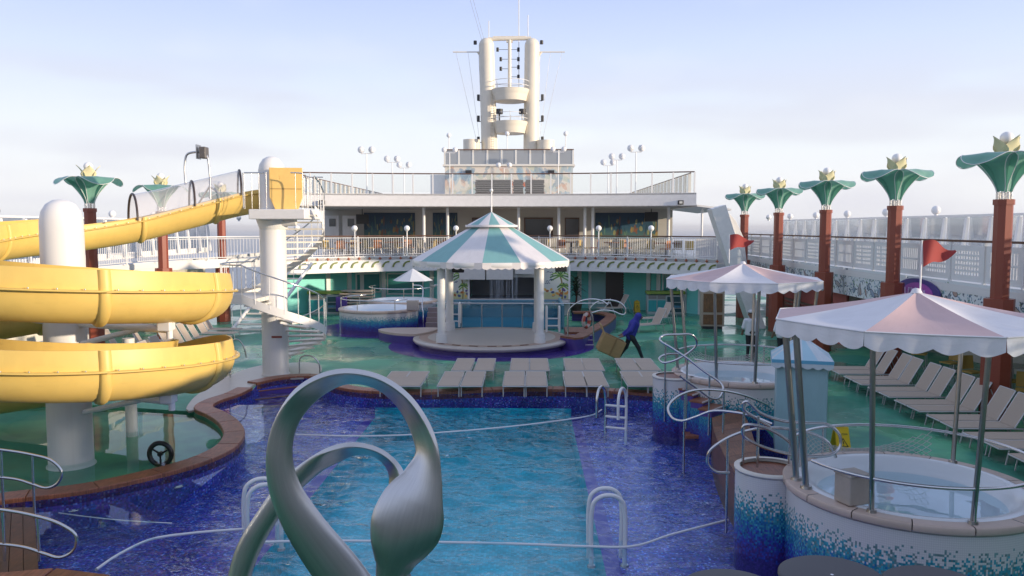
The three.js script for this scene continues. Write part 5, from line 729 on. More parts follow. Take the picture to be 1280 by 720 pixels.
// wet floor signs
for (const [px, py, lab] of [[1050, 570, 'yellow wet floor sign beside the pale blue booth'], [796, 390, 'small yellow wet floor sign by the dark timber door']]) {
  const p = G(px, py, 0), o = thing('wet_floor_sign', lab, 'sign', p, 0.1); const face = canvasMat(96, 200, (c, w, h) => { c.fillStyle = '#d9b400'; c.fillRect(0, 0, w, h); c.fillStyle = '#1c1a10'; c.font = 'bold 17px sans-serif'; c.textAlign = 'center'; c.fillText('CAUTION', w / 2, 46); c.beginPath(); c.moveTo(w / 2, 70); c.lineTo(w / 2 + 32, 128); c.lineTo(w / 2 - 32, 128); c.closePath(); c.lineWidth = 6; c.strokeStyle = '#1c1a10'; c.stroke(); c.fillRect(w / 2 - 4, 90, 8, 20); c.fillRect(w / 2 - 4, 114, 8, 7); c.fillText('WET', w / 2, 156); c.fillText('FLOOR', w / 2, 178); });
  const ym = std(lin(0.62, 0.42, 0.01), 0.5);
  for (const s of [1, -1]) { M('board', RB(0.30, 0.62, 0.02, 0.008, 0, 0.31, s * 0.11, 0, 0, -s * 0.3), ym, o); } M('print', B(0.27, 0.56, 0.004, 0, 0.31, 0.124, 0, 0, -0.3), face, o); M('grip', RB(0.14, 0.05, 0.05, 0.01, 0, 0.63, 0), ym, o);
}
// ================================================================ LOUNGERS
function makeLounger(flatBack) {
  const o = thing('sun_lounger', '', 'sun lounger', [0, 0, 0]); const W = 0.64, h = 0.34, fm = std(lin(0.55, 0.54, 0.52), 0.35, { metalness: 0.3 });   // feet at +x end, head at -x
  const bl = flatBack ? 0.02 : 1.05; const bx = -0.32, L1 = 0.98, L2 = 0.78;
  M('seat', RB(L1 + 0.3, 0.02, W - 0.07, 0.008, bx + (L1 + 0.3) / 2, h, 0), MAT.sling, o);
  const bk = M('backrest', RB(L2, 0.02, W - 0.07, 0.008, -L2 / 2, 0, 0), MAT.sling, o); bk.position.set(bx - 0.015, h, 0); bk.rotation.z = -bl;
  M('back_frame', [bar(V(0, 0, W / 2 - 0.03), V(-L2, 0, W / 2 - 0.03), 0.016, 6), bar(V(0, 0, -W / 2 + 0.03), V(-L2, 0, -W / 2 + 0.03), 0.016, 6), bar(V(-L2, 0, -W / 2 + 0.03), V(-L2, 0, W / 2 - 0.03), 0.016, 6)], fm, bk);
  M('frame', [bar(V(bx - 0.35, h - 0.02, W / 2 - 0.02), V(bx + L1 + 0.3, h - 0.02, W / 2 - 0.02), 0.018, 6), bar(V(bx - 0.35, h - 0.02, -W / 2 + 0.02), V(bx + L1 + 0.3, h - 0.02, -W / 2 + 0.02), 0.018, 6), bar(V(bx + L1 + 0.3, h - 0.02, -W / 2 + 0.02), V(bx + L1 + 0.3, h - 0.02, W / 2 - 0.02), 0.018, 6)], fm, o);
  for (const [x, s, k] of [[bx + L1 + 0.1, 1, 0.06], [bx + L1 + 0.1, -1, 0.06], [bx - 0.2, 1, -0.1], [bx - 0.2, -1, -0.1]]) M('leg', bar(V(x, h - 0.02, s * (W / 2 - 0.03)), V(x + k, 0, s * (W / 2 - 0.03)), 0.016, 6), fm, o);
  if (!flatBack) for (const s of [-1, 1]) M('back_prop', bar(V(bx - 0.4, 0.86, s * (W / 2 - 0.06)), V(bx - 0.72, 0.05, s * (W / 2 - 0.06)), 0.012, 5), fm, o);
  return o;
}
const flatL = makeLounger(true), upL = makeLounger(false); let fF = true, fU = true;
function put(proto, p, turn, label, group) { if (proto === flatL ? fF : fU) { proto === flatL ? (fF = false) : (fU = false); proto.position.copy(p); proto.rotation.y = turn; proto.userData = { label, category: 'sun lounger', group }; } else copy(proto, p, turn, label, group); }
// flat pairs along the far coping: feet towards the pool
for (const [a, b, y0, y1] of [[566, 620, 448, 461], [638, 686, 448, 461], [706, 752, 449, 462], [773, 820, 449, 463]]) for (const s of [0.25, 0.75]) { const p = G(lerp(a, b, s), 456, 0.34); p.y = 0; put(flatL, p, -Math.PI / 2, 'flat beige sun lounger in the row next to the bandstand', 'second row of flat poolside loungers'); }
for (const [a, b] of [[482, 530], [550, 606], [629, 684], [705, 757], [781, 829]]) for (const s of [0.25, 0.75]) { const p = G(lerp(a, b, s), 474, 0.34); p.y = 0; put(flatL, p, -Math.PI / 2, 'flat beige sun lounger in the row against the pool coping', 'first row of flat poolside loungers'); }
// shaded row on the right: feet to the pool (-x)
{ const ds = []; for (let k = 0; k < 7; k++) ds.push(14.4 + k * 1.62, 15.08 + k * 1.62); for (const d of ds) if (Math.abs(d - 19.3) > 0.42 || true) put(upL, V(10.25 + 0.05 * hash(Math.round(d * 10), 1), 0, -d), Math.PI + 0.05 * (hash(Math.round(d * 10), 3) - 0.5), 'grey reclined sun lounger in the shaded row below the lattice balustrade', 'loungers below the lattice promenade'); }
// left row by the tower
for (let k = 0; k < 9; k++) { const d = 24.2 + k * 1.22; put(upL, V(-11.6 - 0.22 * k + 0.05 * hash(k, 8), 0, -d), 0.12 * (hash(k, 7) - 0.5), 'beige reclined sun lounger in the row between slide and spiral tower', 'loungers by the spiral tower'); }
for (let k = 0; k < 3; k++) put(upL, V(-15.0 + 0.2 * k, 0, -27.5 - 1.4 * k), 0.2, 'beige reclined sun lounger in the shade behind the slide pillar', 'loungers behind the slide');
// loungers right of the bandstand
for (const [px, py, t, lab] of [[812, 414, Math.PI + 0.5, 'reclined tan sun lounger behind the hooded person'], [822, 405, Math.PI + 0.45, 'reclined brown sun lounger facing the bandstand beside the towel station'], [745, 398, Math.PI - 0.1, 'reclined sun lounger behind the arched steel rails'], [768, 392, Math.PI + 0.3, 'reclined sun lounger in front of the dark door']]) { const p = G(px, py, 0); put(upL, p, t, lab, 'loungers beside the bandstand'); }
// stack of folded loungers on the left below the balcony
{ const p = PZ(446, 385, 43.2), o = thing('lounger_stack', 'stacked beige loungers with violet cover below the balcony', 'sun loungers', [p.x, 0, -43.2]); for (let k = 0; k < 8; k++) M('lounger', RB(1.75 - 0.1 * (k % 2), 0.07, 0.65, 0.02, 0.06 * (k % 3), 0.14 + 0.16 * k, 0.03 * (k % 2)), MAT.sling, o); M('violet_cover', RB(0.6, 0.8, 0.7, 0.05, -0.75, 0.55, 0.1), std(lin(0.06, 0.03, 0.22), 0.7), o); }
// dining tables and yellow chairs in the recess under the right promenade, and the balcony lounge
function makeChair(col, name, label, group, p, t) {
  const o = thing(name, label, 'chair', p, t, group), m = std(col, 0.6), fm = MAT.dullSteel; M('seat', RB(0.46, 0.05, 0.46, 0.02, 0, 0.45, 0), m, o); M('backrest', grid(6, 4, (u, v) => V((u - 0.5) * 0.46, 0.5 + v * 0.4, -0.22 - 0.05 * v + 0.05 * Math.pow(2 * u - 1, 2))), m, o); m.side = THREE.DoubleSide; for (const [x, z] of [[-0.2, 0.2], [0.2, 0.2], [-0.2, -0.2], [0.2, -0.2]]) M('leg', bar(V(x, 0.44, z), V(x * 1.15, 0, z * 1.15), 0.014, 6), fm, o); return o;
}
{
  const yc = lin(0.50, 0.32, 0.07); let first;
  for (const [d, x, t] of [[19.6, 13.3, 1.2], [20.9, 13.0, -0.6], [22.2, 13.4, 1.5], [23.6, 13.1, 0.3], [17.8, 13.3, 2.0], [16.6, 13.0, 0.8], [25.2, 13.3, -1.2], [27.0, 13.2, 1.0]]) { if (!first) first = makeChair(yc, 'dining_chair', 'yellow chair at the dining tables under the promenade with the lattice balustrade', 'yellow chairs under the promenade', [x, 0, -d], t); else copy(first, [x, 0, -d], t); }
  let tb; for (const d of [17.2, 20.2, 23.0, 26.1]) { if (!tb) { tb = thing('dining_table', 'round pale dining table under the promenade with the lattice balustrade', 'table', [13.9, 0, -d], 0, 'dining tables under the promenade'); M('top', C(0.45, 0.45, 0.04, 0, 0.74, 0, 24), std(lin(0.5, 0.46, 0.4), 0.3), tb); M('leg', C(0.04, 0.05, 0.72, 0, 0.36, 0, 10), MAT.dullSteel, tb); M('base', C(0.25, 0.28, 0.04, 0, 0.02, 0, 20), MAT.dullSteel, tb); } else copy(tb, [13.9, 0, -d], 0); }
  let bc; for (let k = 0; k < 34; k++) { const x = -11 + 20 * (k + 0.3 * hash(k, 1, 4)) / 34, d = balD(x) + 1.0 + 1.6 * hash(k, 2, 4); const c3 = k % 3; if (!bc) bc = [makeChair(lin(0.42, 0.30, 0.10), 'lounge_chair', 'tan and orange lounge chair behind the curved balcony railing', 'balcony lounge chairs', [x, 3.08, -d], 1), makeChair(lin(0.36, 0.14, 0.05), 'lounge_chair', 'tan and orange lounge chair behind the curved balcony railing', 'balcony lounge chairs', [x + 0.5, 3.08, -d - 0.8], 2), makeChair(lin(0.40, 0.33, 0.22), 'lounge_chair', 'tan and orange lounge chair behind the curved balcony railing', 'balcony lounge chairs', [x - 0.4, 3.08, -d - 0.5], 2.5)]; else copy(bc[c3], [x, 3.08, -d], hash(k, 3, 4) * 6); }
  let lt; for (let k = 0; k < 8; k++) { const x = -10 + k * 2.5, d = balD(x) + 2.0; if (!lt) { lt = thing('lounge_table', 'brown lounge table behind the curved balcony railing', 'table', [x, 3.08, -d], 0, 'balcony lounge tables'); M('top', RB(1.4, 0.06, 0.9, 0.02, 0, 0.76, 0), std(lin(0.22, 0.09, 0.04), 0.4), lt); M('leg', C(0.05, 0.05, 0.74, 0, 0.37, 0, 10), MAT.dark, lt); M('base', C(0.3, 0.32, 0.04, 0, 0.02, 0, 16), MAT.dark, lt); } else copy(lt, [x, 3.08, -d], 0); }
}
// ================================================================ PEOPLE
function body(bones, lo, hi, res) {   // bones: [a, b, ra, rb]; one smooth surface
  const size = Math.max(hi.x - lo.x, hi.y - lo.y, hi.z - lo.z) / 2, c = lo.clone().add(hi).multiplyScalar(0.5); const mc = new MarchingCubes(res, MAT.white, false, false, 120000); mc.isolation = 0;
  const half = res / 2, q = V(0, 0, 0), k = 0.035;
  for (let z = 0; z < res; z++) for (let y = 0; y < res; y++) for (let x = 0; x < res; x++) {
    q.set((x - half) / half * size + c.x, (y - half) / half * size + c.y, (z - half) / half * size + c.z); let acc = 1e9;
    for (const [a, b, ra, rb, sx = 1] of bones) { const abx = b.x - a.x, aby = b.y - a.y, abz = b.z - a.z, t = clamp(((q.x - a.x) * abx + (q.y - a.y) * aby + (q.z - a.z) * abz) / Math.max(1e-9, abx * abx + aby * aby + abz * abz)); const d = Math.hypot((q.x - a.x - abx * t) / sx, q.y - a.y - aby * t, q.z - a.z - abz * t) - lerp(ra, rb, t); const h = Math.max(k - Math.abs(acc - d), 0) / k; acc = Math.min(acc, d) - h * h * k * 0.25; }
    mc.field[x + y * res + z * res * res] = -acc;
  }
  mc.update(); const n = mc.count, g = new THREE.BufferGeometry(), P = new Float32Array(n * 3), N = new Float32Array(n * 3);
  for (let i = 0; i < n; i++) { P[i * 3] = mc.positionArray[i * 3] * size + c.x; P[i * 3 + 1] = mc.positionArray[i * 3 + 1] * size + c.y; P[i * 3 + 2] = mc.positionArray[i * 3 + 2] * size + c.z; N[i * 3] = mc.normalArray[i * 3]; N[i * 3 + 1] = mc.normalArray[i * 3 + 1]; N[i * 3 + 2] = mc.normalArray[i * 3 + 2]; }
  g.setAttribute('position', new THREE.BufferAttribute(P, 3)); g.computeVertexNormals(); const uv = new Float32Array(n * 2); for (let i = 0; i < n; i++) { uv[i * 2] = P[i * 3] * 2; uv[i * 2 + 1] = P[i * 3 + 1] * 2; } g.setAttribute('uv', new THREE.BufferAttribute(uv, 2)); g.setAttribute('normal', g.attributes.normal || new THREE.BufferAttribute(N, 3)); return g;
}
const skin = std(lin(0.22, 0.11, 0.07), 0.6);
function hand(p, dir, s) { const g = []; const d = dir.clone().normalize(), side = V(0, 0, 1); g.push([p, p.clone().addScaledVector(d, 0.07), 0.03, 0.034]); [[-0.03, 0.07], [-0.01, 0.085], [0.01, 0.08], [0.03, 0.065]].forEach(([o, l]) => { const a = p.clone().addScaledVector(d, 0.07).addScaledVector(side, o), b = a.clone().addScaledVector(d, l * 0.6).add(V(s * 0.01, 0, 0)); g.push([a, b, 0.011, 0.01], [b, b.clone().addScaledVector(d, l * 0.4).add(V(s * 0.03, 0, 0)), 0.01, 0.008]); }); g.push([p.clone().addScaledVector(side, 0.025), p.clone().addScaledVector(side, 0.06).addScaledVector(d, 0.05), 0.013, 0.01]); return g; }
{ // hooded person walking to the right, leaning forward, arms back round a tan padded box held at the left
  const p = G(790, 452, 0), o = thing('person', 'person in a blue hooded jacket and dark trousers carrying a tan padded box', 'person', [p.x, 0, p.z]);
  const legs = [[V(-0.05, 0.92, 0.08), V(0.20, 0.52, 0.09), 0.105, 0.07], [V(0.20, 0.52, 0.09), V(0.36, 0.10, 0.09), 0.068, 0.05], [V(-0.07, 0.92, -0.08), V(-0.20, 0.50, -0.09), 0.105, 0.07], [V(-0.20, 0.50, -0.09), V(-0.46, 0.13, -0.09), 0.066, 0.05], [V(-0.1, 0.95, 0), V(0, 1.02, 0), 0.14, 0.15]];
  M('trousers', body(legs, V(-0.6, 0, -0.35), V(0.5, 1.2, 0.35), 52), std(lin(0.012, 0.014, 0.018), 0.8), o);
  for (const [x, y, z, r] of [[0.42, 0.045, 0.09, 0], [-0.46, 0.075, -0.09, -0.6]]) M('shoe', RB(0.26, 0.09, 0.1, 0.04, x, y, z, 0, r), MAT.dark, o);
  const jac = [[V(-0.06, 0.92, 0), V(0.06, 1.32, 0), 0.17, 0.19], [V(0.06, 1.32, 0), V(0.10, 1.42, 0), 0.17, 0.10], [V(0.06, 1.38, 0.17), V(-0.10, 1.12, 0.27), 0.085, 0.07], [V(-0.10, 1.12, 0.27), V(-0.32, 0.95, 0.20), 0.065, 0.05], [V(0.06, 1.38, -0.17), V(-0.08, 1.12, -0.26), 0.085, 0.07], [V(-0.08, 1.12, -0.26), V(-0.30, 0.96, -0.2), 0.065, 0.05], [V(0.13, 1.48, 0), V(0.20, 1.60, 0), 0.115, 0.125]];
  M('jacket', body(jac, V(-0.6, 0.7, -0.5), V(0.5, 1.8, 0.5), 60), std(lin(0.02, 0.025, 0.26), 0.75), o);
  const hd = [[V(0.20, 1.57, 0), V(0.25, 1.59, 0), 0.10, 0.085], [V(0.25, 1.53, 0), V(0.29, 1.52, 0), 0.06, 0.045], [V(0.32, 1.575, 0), V(0.345, 1.555, 0), 0.014, 0.017], ...hand(V(-0.32, 0.95, 0.20), V(-1, -0.5, 0), -1), ...hand(V(-0.30, 0.96, -0.2), V(-1, -0.5, 0), -1)];
  M('skin', body(hd.slice(0, 3), V(0.05, 1.4, -0.2), V(0.45, 1.75, 0.2), 40), skin, o); M('hand', body(hd.slice(3, 13), V(-0.55, 0.75, 0.05), V(-0.25, 1.05, 0.35), 44), skin, o); M('hand', body(hd.slice(13), V(-0.55, 0.75, -0.35), V(-0.25, 1.05, -0.05), 44), skin, o);
  for (const s of [-1, 1]) M('eye', S(0.012, 0.325, 1.60, s * 0.035, 8), MAT.dark, o);
  const bx = thing('padded_box', 'tan padded box with open top carried by the hooded person', 'box', [p.x - 1.05, 0.30, p.z + 0.02]); bx.rotation.z = -0.42; const tm = std(lin(0.34, 0.22, 0.09), 0.75, { bumpMap: fineBump, bumpScale: 0.004, map: grime });
  M('front_face', RB(0.82, 0.62, 0.06, 0.025, 0.16, 0.38, 0.36), tm, bx); M('back_face', RB(0.82, 0.62, 0.06, 0.025, 0.16, 0.38, -0.36), tm, bx); M('side_face', RB(0.06, 0.62, 0.68, 0.02, -0.23, 0.38, 0), tm, bx); M('side_face', RB(0.06, 0.62, 0.68, 0.02, 0.55, 0.38, 0), tm, bx); M('bottom', RB(0.8, 0.05, 0.7, 0.02, 0.16, 0.08, 0), tm, bx); M('flap', RB(0.34, 0.04, 0.7, 0.015, -0.36, 0.80, 0, 0, -0.75), std(lin(0.42, 0.29, 0.13), 0.75), bx); M('strap', RB(0.06, 0.64, 0.02, 0.005, 0.2, 0.38, 0.4), std(lin(0.24, 0.15, 0.06), 0.8), bx);
}
{ // crew in white seen from behind
  const mk = (px, py, lab, cap, turn) => {
    const p = G(px, py, 0), o = thing('person', lab, 'person', [p.x, 0, p.z], turn);
    M('trousers', body([[V(-0.09, 0.9, 0), V(-0.10, 0.5, 0.02), 0.11, 0.075], [V(-0.10, 0.5, 0.02), V(-0.11, 0.1, 0), 0.07, 0.05], [V(0.09, 0.9, 0), V(0.10, 0.5, 0.02), 0.11, 0.075], [V(0.10, 0.5, 0.02), V(0.11, 0.1, 0), 0.07, 0.05], [V(-0.06, 0.95, 0), V(0.06, 0.95, 0), 0.14, 0.14]], V(-0.4, 0, -0.4), V(0.4, 1.1, 0.4), 48), std(lin(0.015, 0.015, 0.018), 0.8), o);
    for (const x of [-0.11, 0.11]) M('shoe', RB(0.1, 0.09, 0.26, 0.04, x, 0.045, -0.05), MAT.dark, o);
    M('shirt', body([[V(-0.08, 0.92, 0), V(-0.1, 1.3, 0), 0.135, 0.12], [V(0.08, 0.92, 0), V(0.1, 1.3, 0), 0.135, 0.12], [V(-0.17, 1.36, 0), V(0.17, 1.36, 0), 0.09, 0.09], [V(-0.2, 1.36, 0), V(-0.27, 1.12, -0.02), 0.085, 0.075], [V(0.2, 1.36, 0), V(0.27, 1.12, -0.02), 0.085, 0.075]], V(-0.45, 0.7, -0.45), V(0.45, 1.6, 0.45), 52), std(lin(0.62, 0.62, 0.64), 0.8), o);
    M('skin', body([[V(0, 1.42, -0.01), V(0, 1.5, -0.03), 0.055, 0.055], [V(0, 1.58, -0.03), V(0, 1.64, -0.02), 0.095, 0.10], [V(0, 1.56, -0.11), V(0, 1.57, -0.135), 0.015, 0.018], [V(-0.1, 1.6, -0.01), V(-0.105, 1.57, -0.01), 0.02, 0.02], [V(0.1, 1.6, -0.01), V(0.105, 1.57, -0.01), 0.02, 0.02]], V(-0.25, 1.3, -0.25), V(0.25, 1.8, 0.25), 44), skin, o);
    for (const s of [-1, 1]) { const e = V(s * 0.27, 1.12, -0.02), w = V(s * 0.24, 0.9, -0.2); M('arm', body([[e, w, 0.05, 0.036], ...hand(w, V(-s * 0.1, -0.6, -0.8), -s)], V(s * 0.25 - 0.2, 0.7, -0.4), V(s * 0.25 + 0.2, 1.2, 0.1), 48), skin, o); M('eye', S(0.012, s * 0.035, 1.62, -0.118, 8), MAT.dark, o); }
    M('cap', lathe([[0.108, 1.64], [0.112, 1.68], [0.09, 1.745], [0.0, 1.765]], 20).translate(0, 0, -0.02), cap, o); M('cap_band', C(0.112, 0.11, 0.035, 0, 1.645, -0.02, 20, true), MAT.dark, o);
  };
  mk(938, 448, 'person in a white shirt and dark trousers seen from behind beside the whirlpool', std(lin(0.5, 0.5, 0.5), 0.8), 0.1);
  mk(977, 452, 'person in a white shirt and tan cap half hidden by the big tent', std(lin(0.42, 0.28, 0.08), 0.8), 0.3);
}
// ================================================================ SCULPTURE: two twisting steel ribbons
{
  const D = 7.0, base = PZ(470, 720, D), o = thing('ribbon_sculpture', 'brushed steel sculpture of two twisting ribbon loops above the pool', 'sculpture', [base.x, 0, -D]);
  const sT = dataTex(512, 64, (i, j) => 0.42 + 0.08 * (fbm(i / 20, j / 4, 3, 201) - 0.5) + 0.16 * (fbm(i / 40, j / 12, 4, 207) - 0.5), false, [2, 1]);
  const sC = dataTex(256, 256, (i, j) => { const n = fbm(i / 30, j / 30, 5, 211, 0), v = 0.80 + 0.16 * n; return [v, v * 0.985, v * 0.955]; }, false, [2, 1]);
  const metal = std(lin(0.66, 0.655, 0.65), 0.33, { metalness: 1, map: sC });
  // stations: px, py (in the 926-wide detail: 260 + x/2.572, 440 + y/2.572), half width (m), half thickness (m), roll (deg: 0 = flat to the viewer, 90 = edge on), depth offset (m)
  const Z = (x, y) => PZ(260 + x / 2.572, 440 + y / 2.572, D).sub(o.position);
  const ribbon = (st, name, N) => {
    const c = new THREE.CatmullRomCurve3(st.map(([x, y, , , , dz]) => { const p = typeof x === 'number' ? Z(x, y) : x; return p.clone().add(V(0, 0, dz || 0)); }), false, 'centripetal');
    const K = st.length - 1, val = (u, k) => { const t = clamp(u) * K, i = Math.min(K - 1, Math.floor(t)), f = t - i, g = (j) => st[clamp(j, 0, K)][k], a = g(i - 1), b = g(i), cc = g(i + 1), d = g(i + 2); return b + 0.5 * f * (cc - a + f * (2 * a - 5 * b + 4 * cc - d + f * (3 * (b - cc) + d - a))); };
    const SEC = 28, view = V(0, 0, 1);
    const g = grid(SEC, N, (u, v) => { const p = c.getPoint(v), t = c.getTangent(v), n0 = V(0, 0, 1).cross(t).normalize(), b0 = t.clone().cross(n0).normalize(); const a = u * Math.PI * 2, w = val(v, 2), th = val(v, 3), ro = val(v, 4) * Math.PI / 180; const cu = Math.cos(a), su = Math.sin(a), sq = sstep(20, 45, Math.abs(val(v, 4))), ex = Math.sign(cu) * Math.pow(Math.abs(cu), lerp(1, 0.25, sq)) * w, ey = th * Math.sign(su) * Math.pow(Math.abs(su), lerp(1.3, 0.25, sq)); const X = Math.cos(ro) * ex - Math.sin(ro) * ey, Y = Math.sin(ro) * ex + Math.cos(ro) * ey; return p.addScaledVector(n0, X).addScaledVector(b0, Y); }, [6, 3]);
    return M(name, toCreasedNormals(g, 0.42), metal, o);
  };
  ribbon([[V(0.40, 0.0, 0), 0, 0.16, 0.10, 0, 0], [V(0.16, 0.9, 0), 0, 0.17, 0.10, 0, 0], [440, 735, 0.215, 0.055, 6, 0], [305, 545, 0.175, 0.055, 8, 0.02], [250, 430, 0.138, 0.05, 12, 0.04], [236, 330, 0.114, 0.04, 18, 0.06], [256, 228, 0.108, 0.03, 28, 0.06], [313, 140, 0.12, 0.03, 44, 0.04], [390, 92, 0.145, 0.03, 58, 0.0], [460, 82, 0.16, 0.03, 62, -0.05], [545, 104, 0.165, 0.03, 60, -0.08], [620, 160, 0.165, 0.03, 55, -0.08], [675, 240, 0.15, 0.03, 48, -0.06], [705, 325, 0.135, 0.03, 34, 0.0], [692, 400, 0.19, 0.04, 14, 0.04], [663, 478, 0.29, 0.06, 4, 0.08], [642, 550, 0.32, 0.075, 0, 0.10], [620, 615, 0.265, 0.085, -4, 0.09], [603, 672, 0.18, 0.09, -6, 0.06], [592, 725, 0.13, 0.09, -6, 0.04], [V(0.45, 1.0, 0), 0, 0.13, 0.12, 0, 0.02], [V(0.42, 0.0, 0), 0, 0.14, 0.12, 0, 0.0]], 'front_ribbon', 260);
  ribbon([[V(-1.65, 0.0, -0.5), 0, 0.12, 0.08, 0, 0], [V(-1.50, 1.0, -0.5), 0, 0.11, 0.08, 0, 0], [62, 720, 0.115, 0.05, 0, -0.5], [128, 600, 0.105, 0.045, 0, -0.5], [200, 500, 0.10, 0.042, 5, -0.5], [285, 425, 0.10, 0.04, 22, -0.5], [360, 382, 0.11, 0.032, 42, -0.5], [440, 362, 0.13, 0.028, 58, -0.52], [515, 378, 0.15, 0.028, 60, -0.5], [565, 418, 0.14, 0.028, 54, -0.45], [590, 470, 0.11, 0.04, 40, -0.36], [600, 560, 0.10, 0.05, 20, -0.28], [600, 700, 0.09, 0.06, 0, -0.2], [V(0.45, 0.7, -0.15), 0, 0.09, 0.07, 0, 0]], 'rear_ribbon', 200);
  M('base_plate', RB(1.9, 0.08, 1.3, 0.02, 0, 0.04, -0.2), MAT.dullSteel, o);
}
struct('near_platform', plate([[-5, 4], [6.2, 4], [6.2, 8.15], [-5, 8.15]], 0.0, 0.5), deckMat, 'green platform at the near end of the pool');
// ================================================================ POOL FITTINGS
function ladderHoop(label, pts, D, dz, parent) { }
{ // white tube ladders at the edges of the deep part
  const mk = (lab, x, d, turn) => { const o = thing('pool_ladder', lab, 'ladder', [x, SHELF, -d], turn); for (const z of [0, -0.34]) M('hoop', tube([V(-0.26, 0, z), V(-0.26, 0.85, z), V(-0.22, 1.03, z), V(-0.1, 1.12, z), V(0.1, 1.12, z), V(0.22, 1.03, z), V(0.26, 0.85, z), V(0.26, 0, z)], 0.035, false, 10, 60), MAT.whiteMetal, o); for (const s of [-1, 1]) M('foot', C(0.06, 0.07, 0.03, s * 0.26, 0.015, 0, 12), MAT.dullSteel, o); return o; };
  const a = G(760, 684, WATER), b = G(331, 668, WATER), c = G(766, 540, WATER);
  mk('white double hoop pool handle beside the turquoise part, facing the large whirlpool', a.x, -a.z, 0.05); mk('white double hoop pool handle behind the steel sculpture', b.x, -b.z, 0.5);
  const o = thing('pool_ladder', 'white and steel pool ladder with rungs near the flat loungers', 'ladder', [c.x, SHELF, c.z], 1.2); for (const z of [0.26, -0.26]) M('hoop', tube([V(-0.5, 0.75, z), V(-0.48, 1.25, z), V(-0.3, 1.42, z), V(0.0, 1.40, z), V(0.22, 1.2, z), V(0.25, 0, z)], 0.035, false, 10, 40), z > 0 ? MAT.whiteMetal : MAT.steel, o); for (const y of [0.35, 0.62, 0.9]) M('rung', bar(V(0.25, y, -0.26), V(0.25, y, 0.26), 0.03), MAT.whiteMetal, o);
}
// white ropes floating across the pool
const ropeMat = std(lin(0.74, 0.74, 0.74), 0.6);
for (const [pts, lab, r] of [[[[366, 543], [430, 545], [500, 544], [560, 540], [620, 535], [690, 527], [740, 519], [752, 512]], 'white floating rope tied near the white and steel pool ladder', 0.02], [[[120, 712], [150, 692], [190, 674], [235, 667], [306, 661]], 'white floating rope curling from the hoop handle behind the sculpture', 0.022], [[[315, 678], [400, 676], [560, 678], [650, 680], [735, 683], [790, 683], [840, 668], [910, 650]], 'long white floating rope between the hoop handles and the mosaic drum', 0.022], [[[45, 637], [110, 646], [160, 651], [215, 654]], 'thin white line stretched from the timber bridge rail', 0.010], [[[262, 506], [300, 520], [316, 524]], 'short thin line hanging from the coping notch', 0.010]]) { const w = pts.map(([x, y]) => G(x, y, WATER + 0.03)); const b = w[0].clone(); const o = M('floating_rope', tube(w.map((p) => p.clone().sub(b)), r, false, 6, 60), ropeMat); o.position.copy(b); tag(o, lab, 'rope'); }
// white underwater lamps in the left pool side
for (const [px, py] of [[92, 638], [221, 609]]) { const p = G(px, py, WATER + 0.01), o = thing('pool_light', 'small round white pool lamp below the splash basin coping', 'lamp', [p.x, WATER - 0.02, p.z], 0, 'pool side lamps'); M('lens', C(0.1, 0.1, 0.03, 0, 0.06, 0, 18), MAT.globe, o); M('bezel', new THREE.TorusGeometry(0.11, 0.015, 8, 24).rotateX(Math.PI / 2).translate(0, 0.05, 0), MAT.steel, o); }
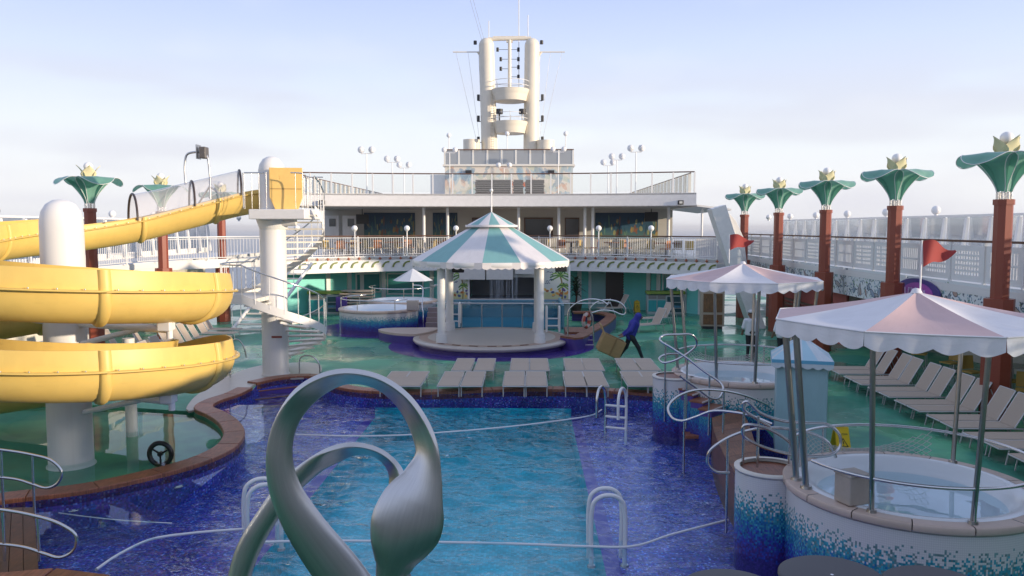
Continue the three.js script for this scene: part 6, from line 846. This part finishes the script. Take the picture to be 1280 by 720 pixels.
// near left: timber steps with steel loops
{
  const o = thing('timber_steps', 'brown timber boarded bridge with steel loops beside the splash basin', 'walkway', [0, 0, 0]);
  const A = gd(-70, 636, 0.1), Bq = gd(43, 634, 0.1), Cq = gd(50, 735, 0.1), E = gd(-110, 735, 0.1); const wt = woodTex([0.42, 0.26, 0.17], 25), ms = [0, 1, 2].map((k) => { const t = wt.clone(); t.offset.set(k * 0.3, k * 0.2); t.needsUpdate = true; return std(lin(1 - 0.12 * k, 1 - 0.12 * k, 1 - 0.12 * k), 0.4, { map: t }); });
  const n = 8; for (let k = 0; k < n; k++) { const l = (P, Q, t) => [lerp(P[0], Q[0], t), lerp(P[1], Q[1], t)]; M('plank', plate([l(A, Bq, k / n), l(A, Bq, (k + 0.95) / n), l(E, Cq, (k + 0.95) / n), l(E, Cq, k / n)], 0.10, 0.08), ms[k % 3], o); } M('bearer', plate([A, Bq, Cq, E], 0.015, 0.3), ms[2], o);
  const rl = (lab, pts, posts, D) => { const w = pts.map(([x, y]) => PZ(x, y, D)); const b = w[0].clone(); b.y = 0.1; const r = thing('steel_loop_rail', lab, 'handrail', b); M('rail', tube(w.map((p) => p.clone().sub(b)), 0.024, false, 8, 70), MAT.steel, r); for (const [px, py] of posts) { const p = PZ(px, py, D).sub(b); M('post', C(0.02, 0.02, p.y, p.x, p.y / 2, p.z, 8), MAT.steel, r); } };
  rl('bent steel loop rail where the timber bridge meets the splash basin', [[-50, 558], [0, 562], [38, 568], [65, 576], [77, 590], [72, 604], [58, 610], [40, 605], [20, 599], [-40, 594]], [[1, 564], [40, 570]], 12.2);
  rl('lower bent steel loop rail in the middle of the timber bridge', [[-60, 632], [0, 637], [40, 644], [75, 655], [95, 670], [92, 688], [75, 697], [55, 692], [30, 684], [-50, 676]], [[3, 640], [47, 648]], 10.6);
}
// round dark table tops at the very front
for (const [px, py, D, r, lab] of [[1040, 719, 5.6, 0.37, 'round dark table top beside the mosaic step drum'], [1172, 732, 5.5, 0.36, 'round dark table top beside the large whirlpool drum'], [915, 736, 5.6, 0.36, 'round dark table top towards the steel sculpture']]) { const p = PZ(px, py, D), o = thing('cafe_table', lab, 'table', [p.x, 0, p.z]); M('top', lathe([[0, p.y], [r - 0.02, p.y], [r, p.y - 0.012], [r, p.y - 0.03], [r - 0.03, p.y - 0.045], [0, p.y - 0.045]].reverse(), 48), std(lin(0.022, 0.02, 0.022), 0.4), o); M('pedestal', C(0.035, 0.04, p.y - 0.06, 0, (p.y - 0.04) / 2, 0, 12), MAT.dark, o); M('foot', C(0.28, 0.32, 0.05, 0, 0.025, 0, 24), MAT.dark, o); M('bolt', C(0.012, 0.012, 0.006, 0, p.y + 0.002, 0, 10), MAT.steel, o); }

// move each group that was built in world coordinates to its own base
for (const o of [...scene.children]) if (o.isGroup && o.position.lengthSq() === 0 && o.rotation.y === 0) {
  o.updateMatrixWorld(true); const b = new THREE.Box3().setFromObject(o), c = V((b.min.x + b.max.x) / 2, b.min.y, (b.min.z + b.max.z) / 2);
  for (const k of o.children) k.position.sub(c); o.position.copy(c);
}
// thin sea haze
scene.fog = new THREE.FogExp2(new THREE.Color().setRGB(0.81, 0.83, 0.85), 0.00018);
renderer.render(scene, camera);
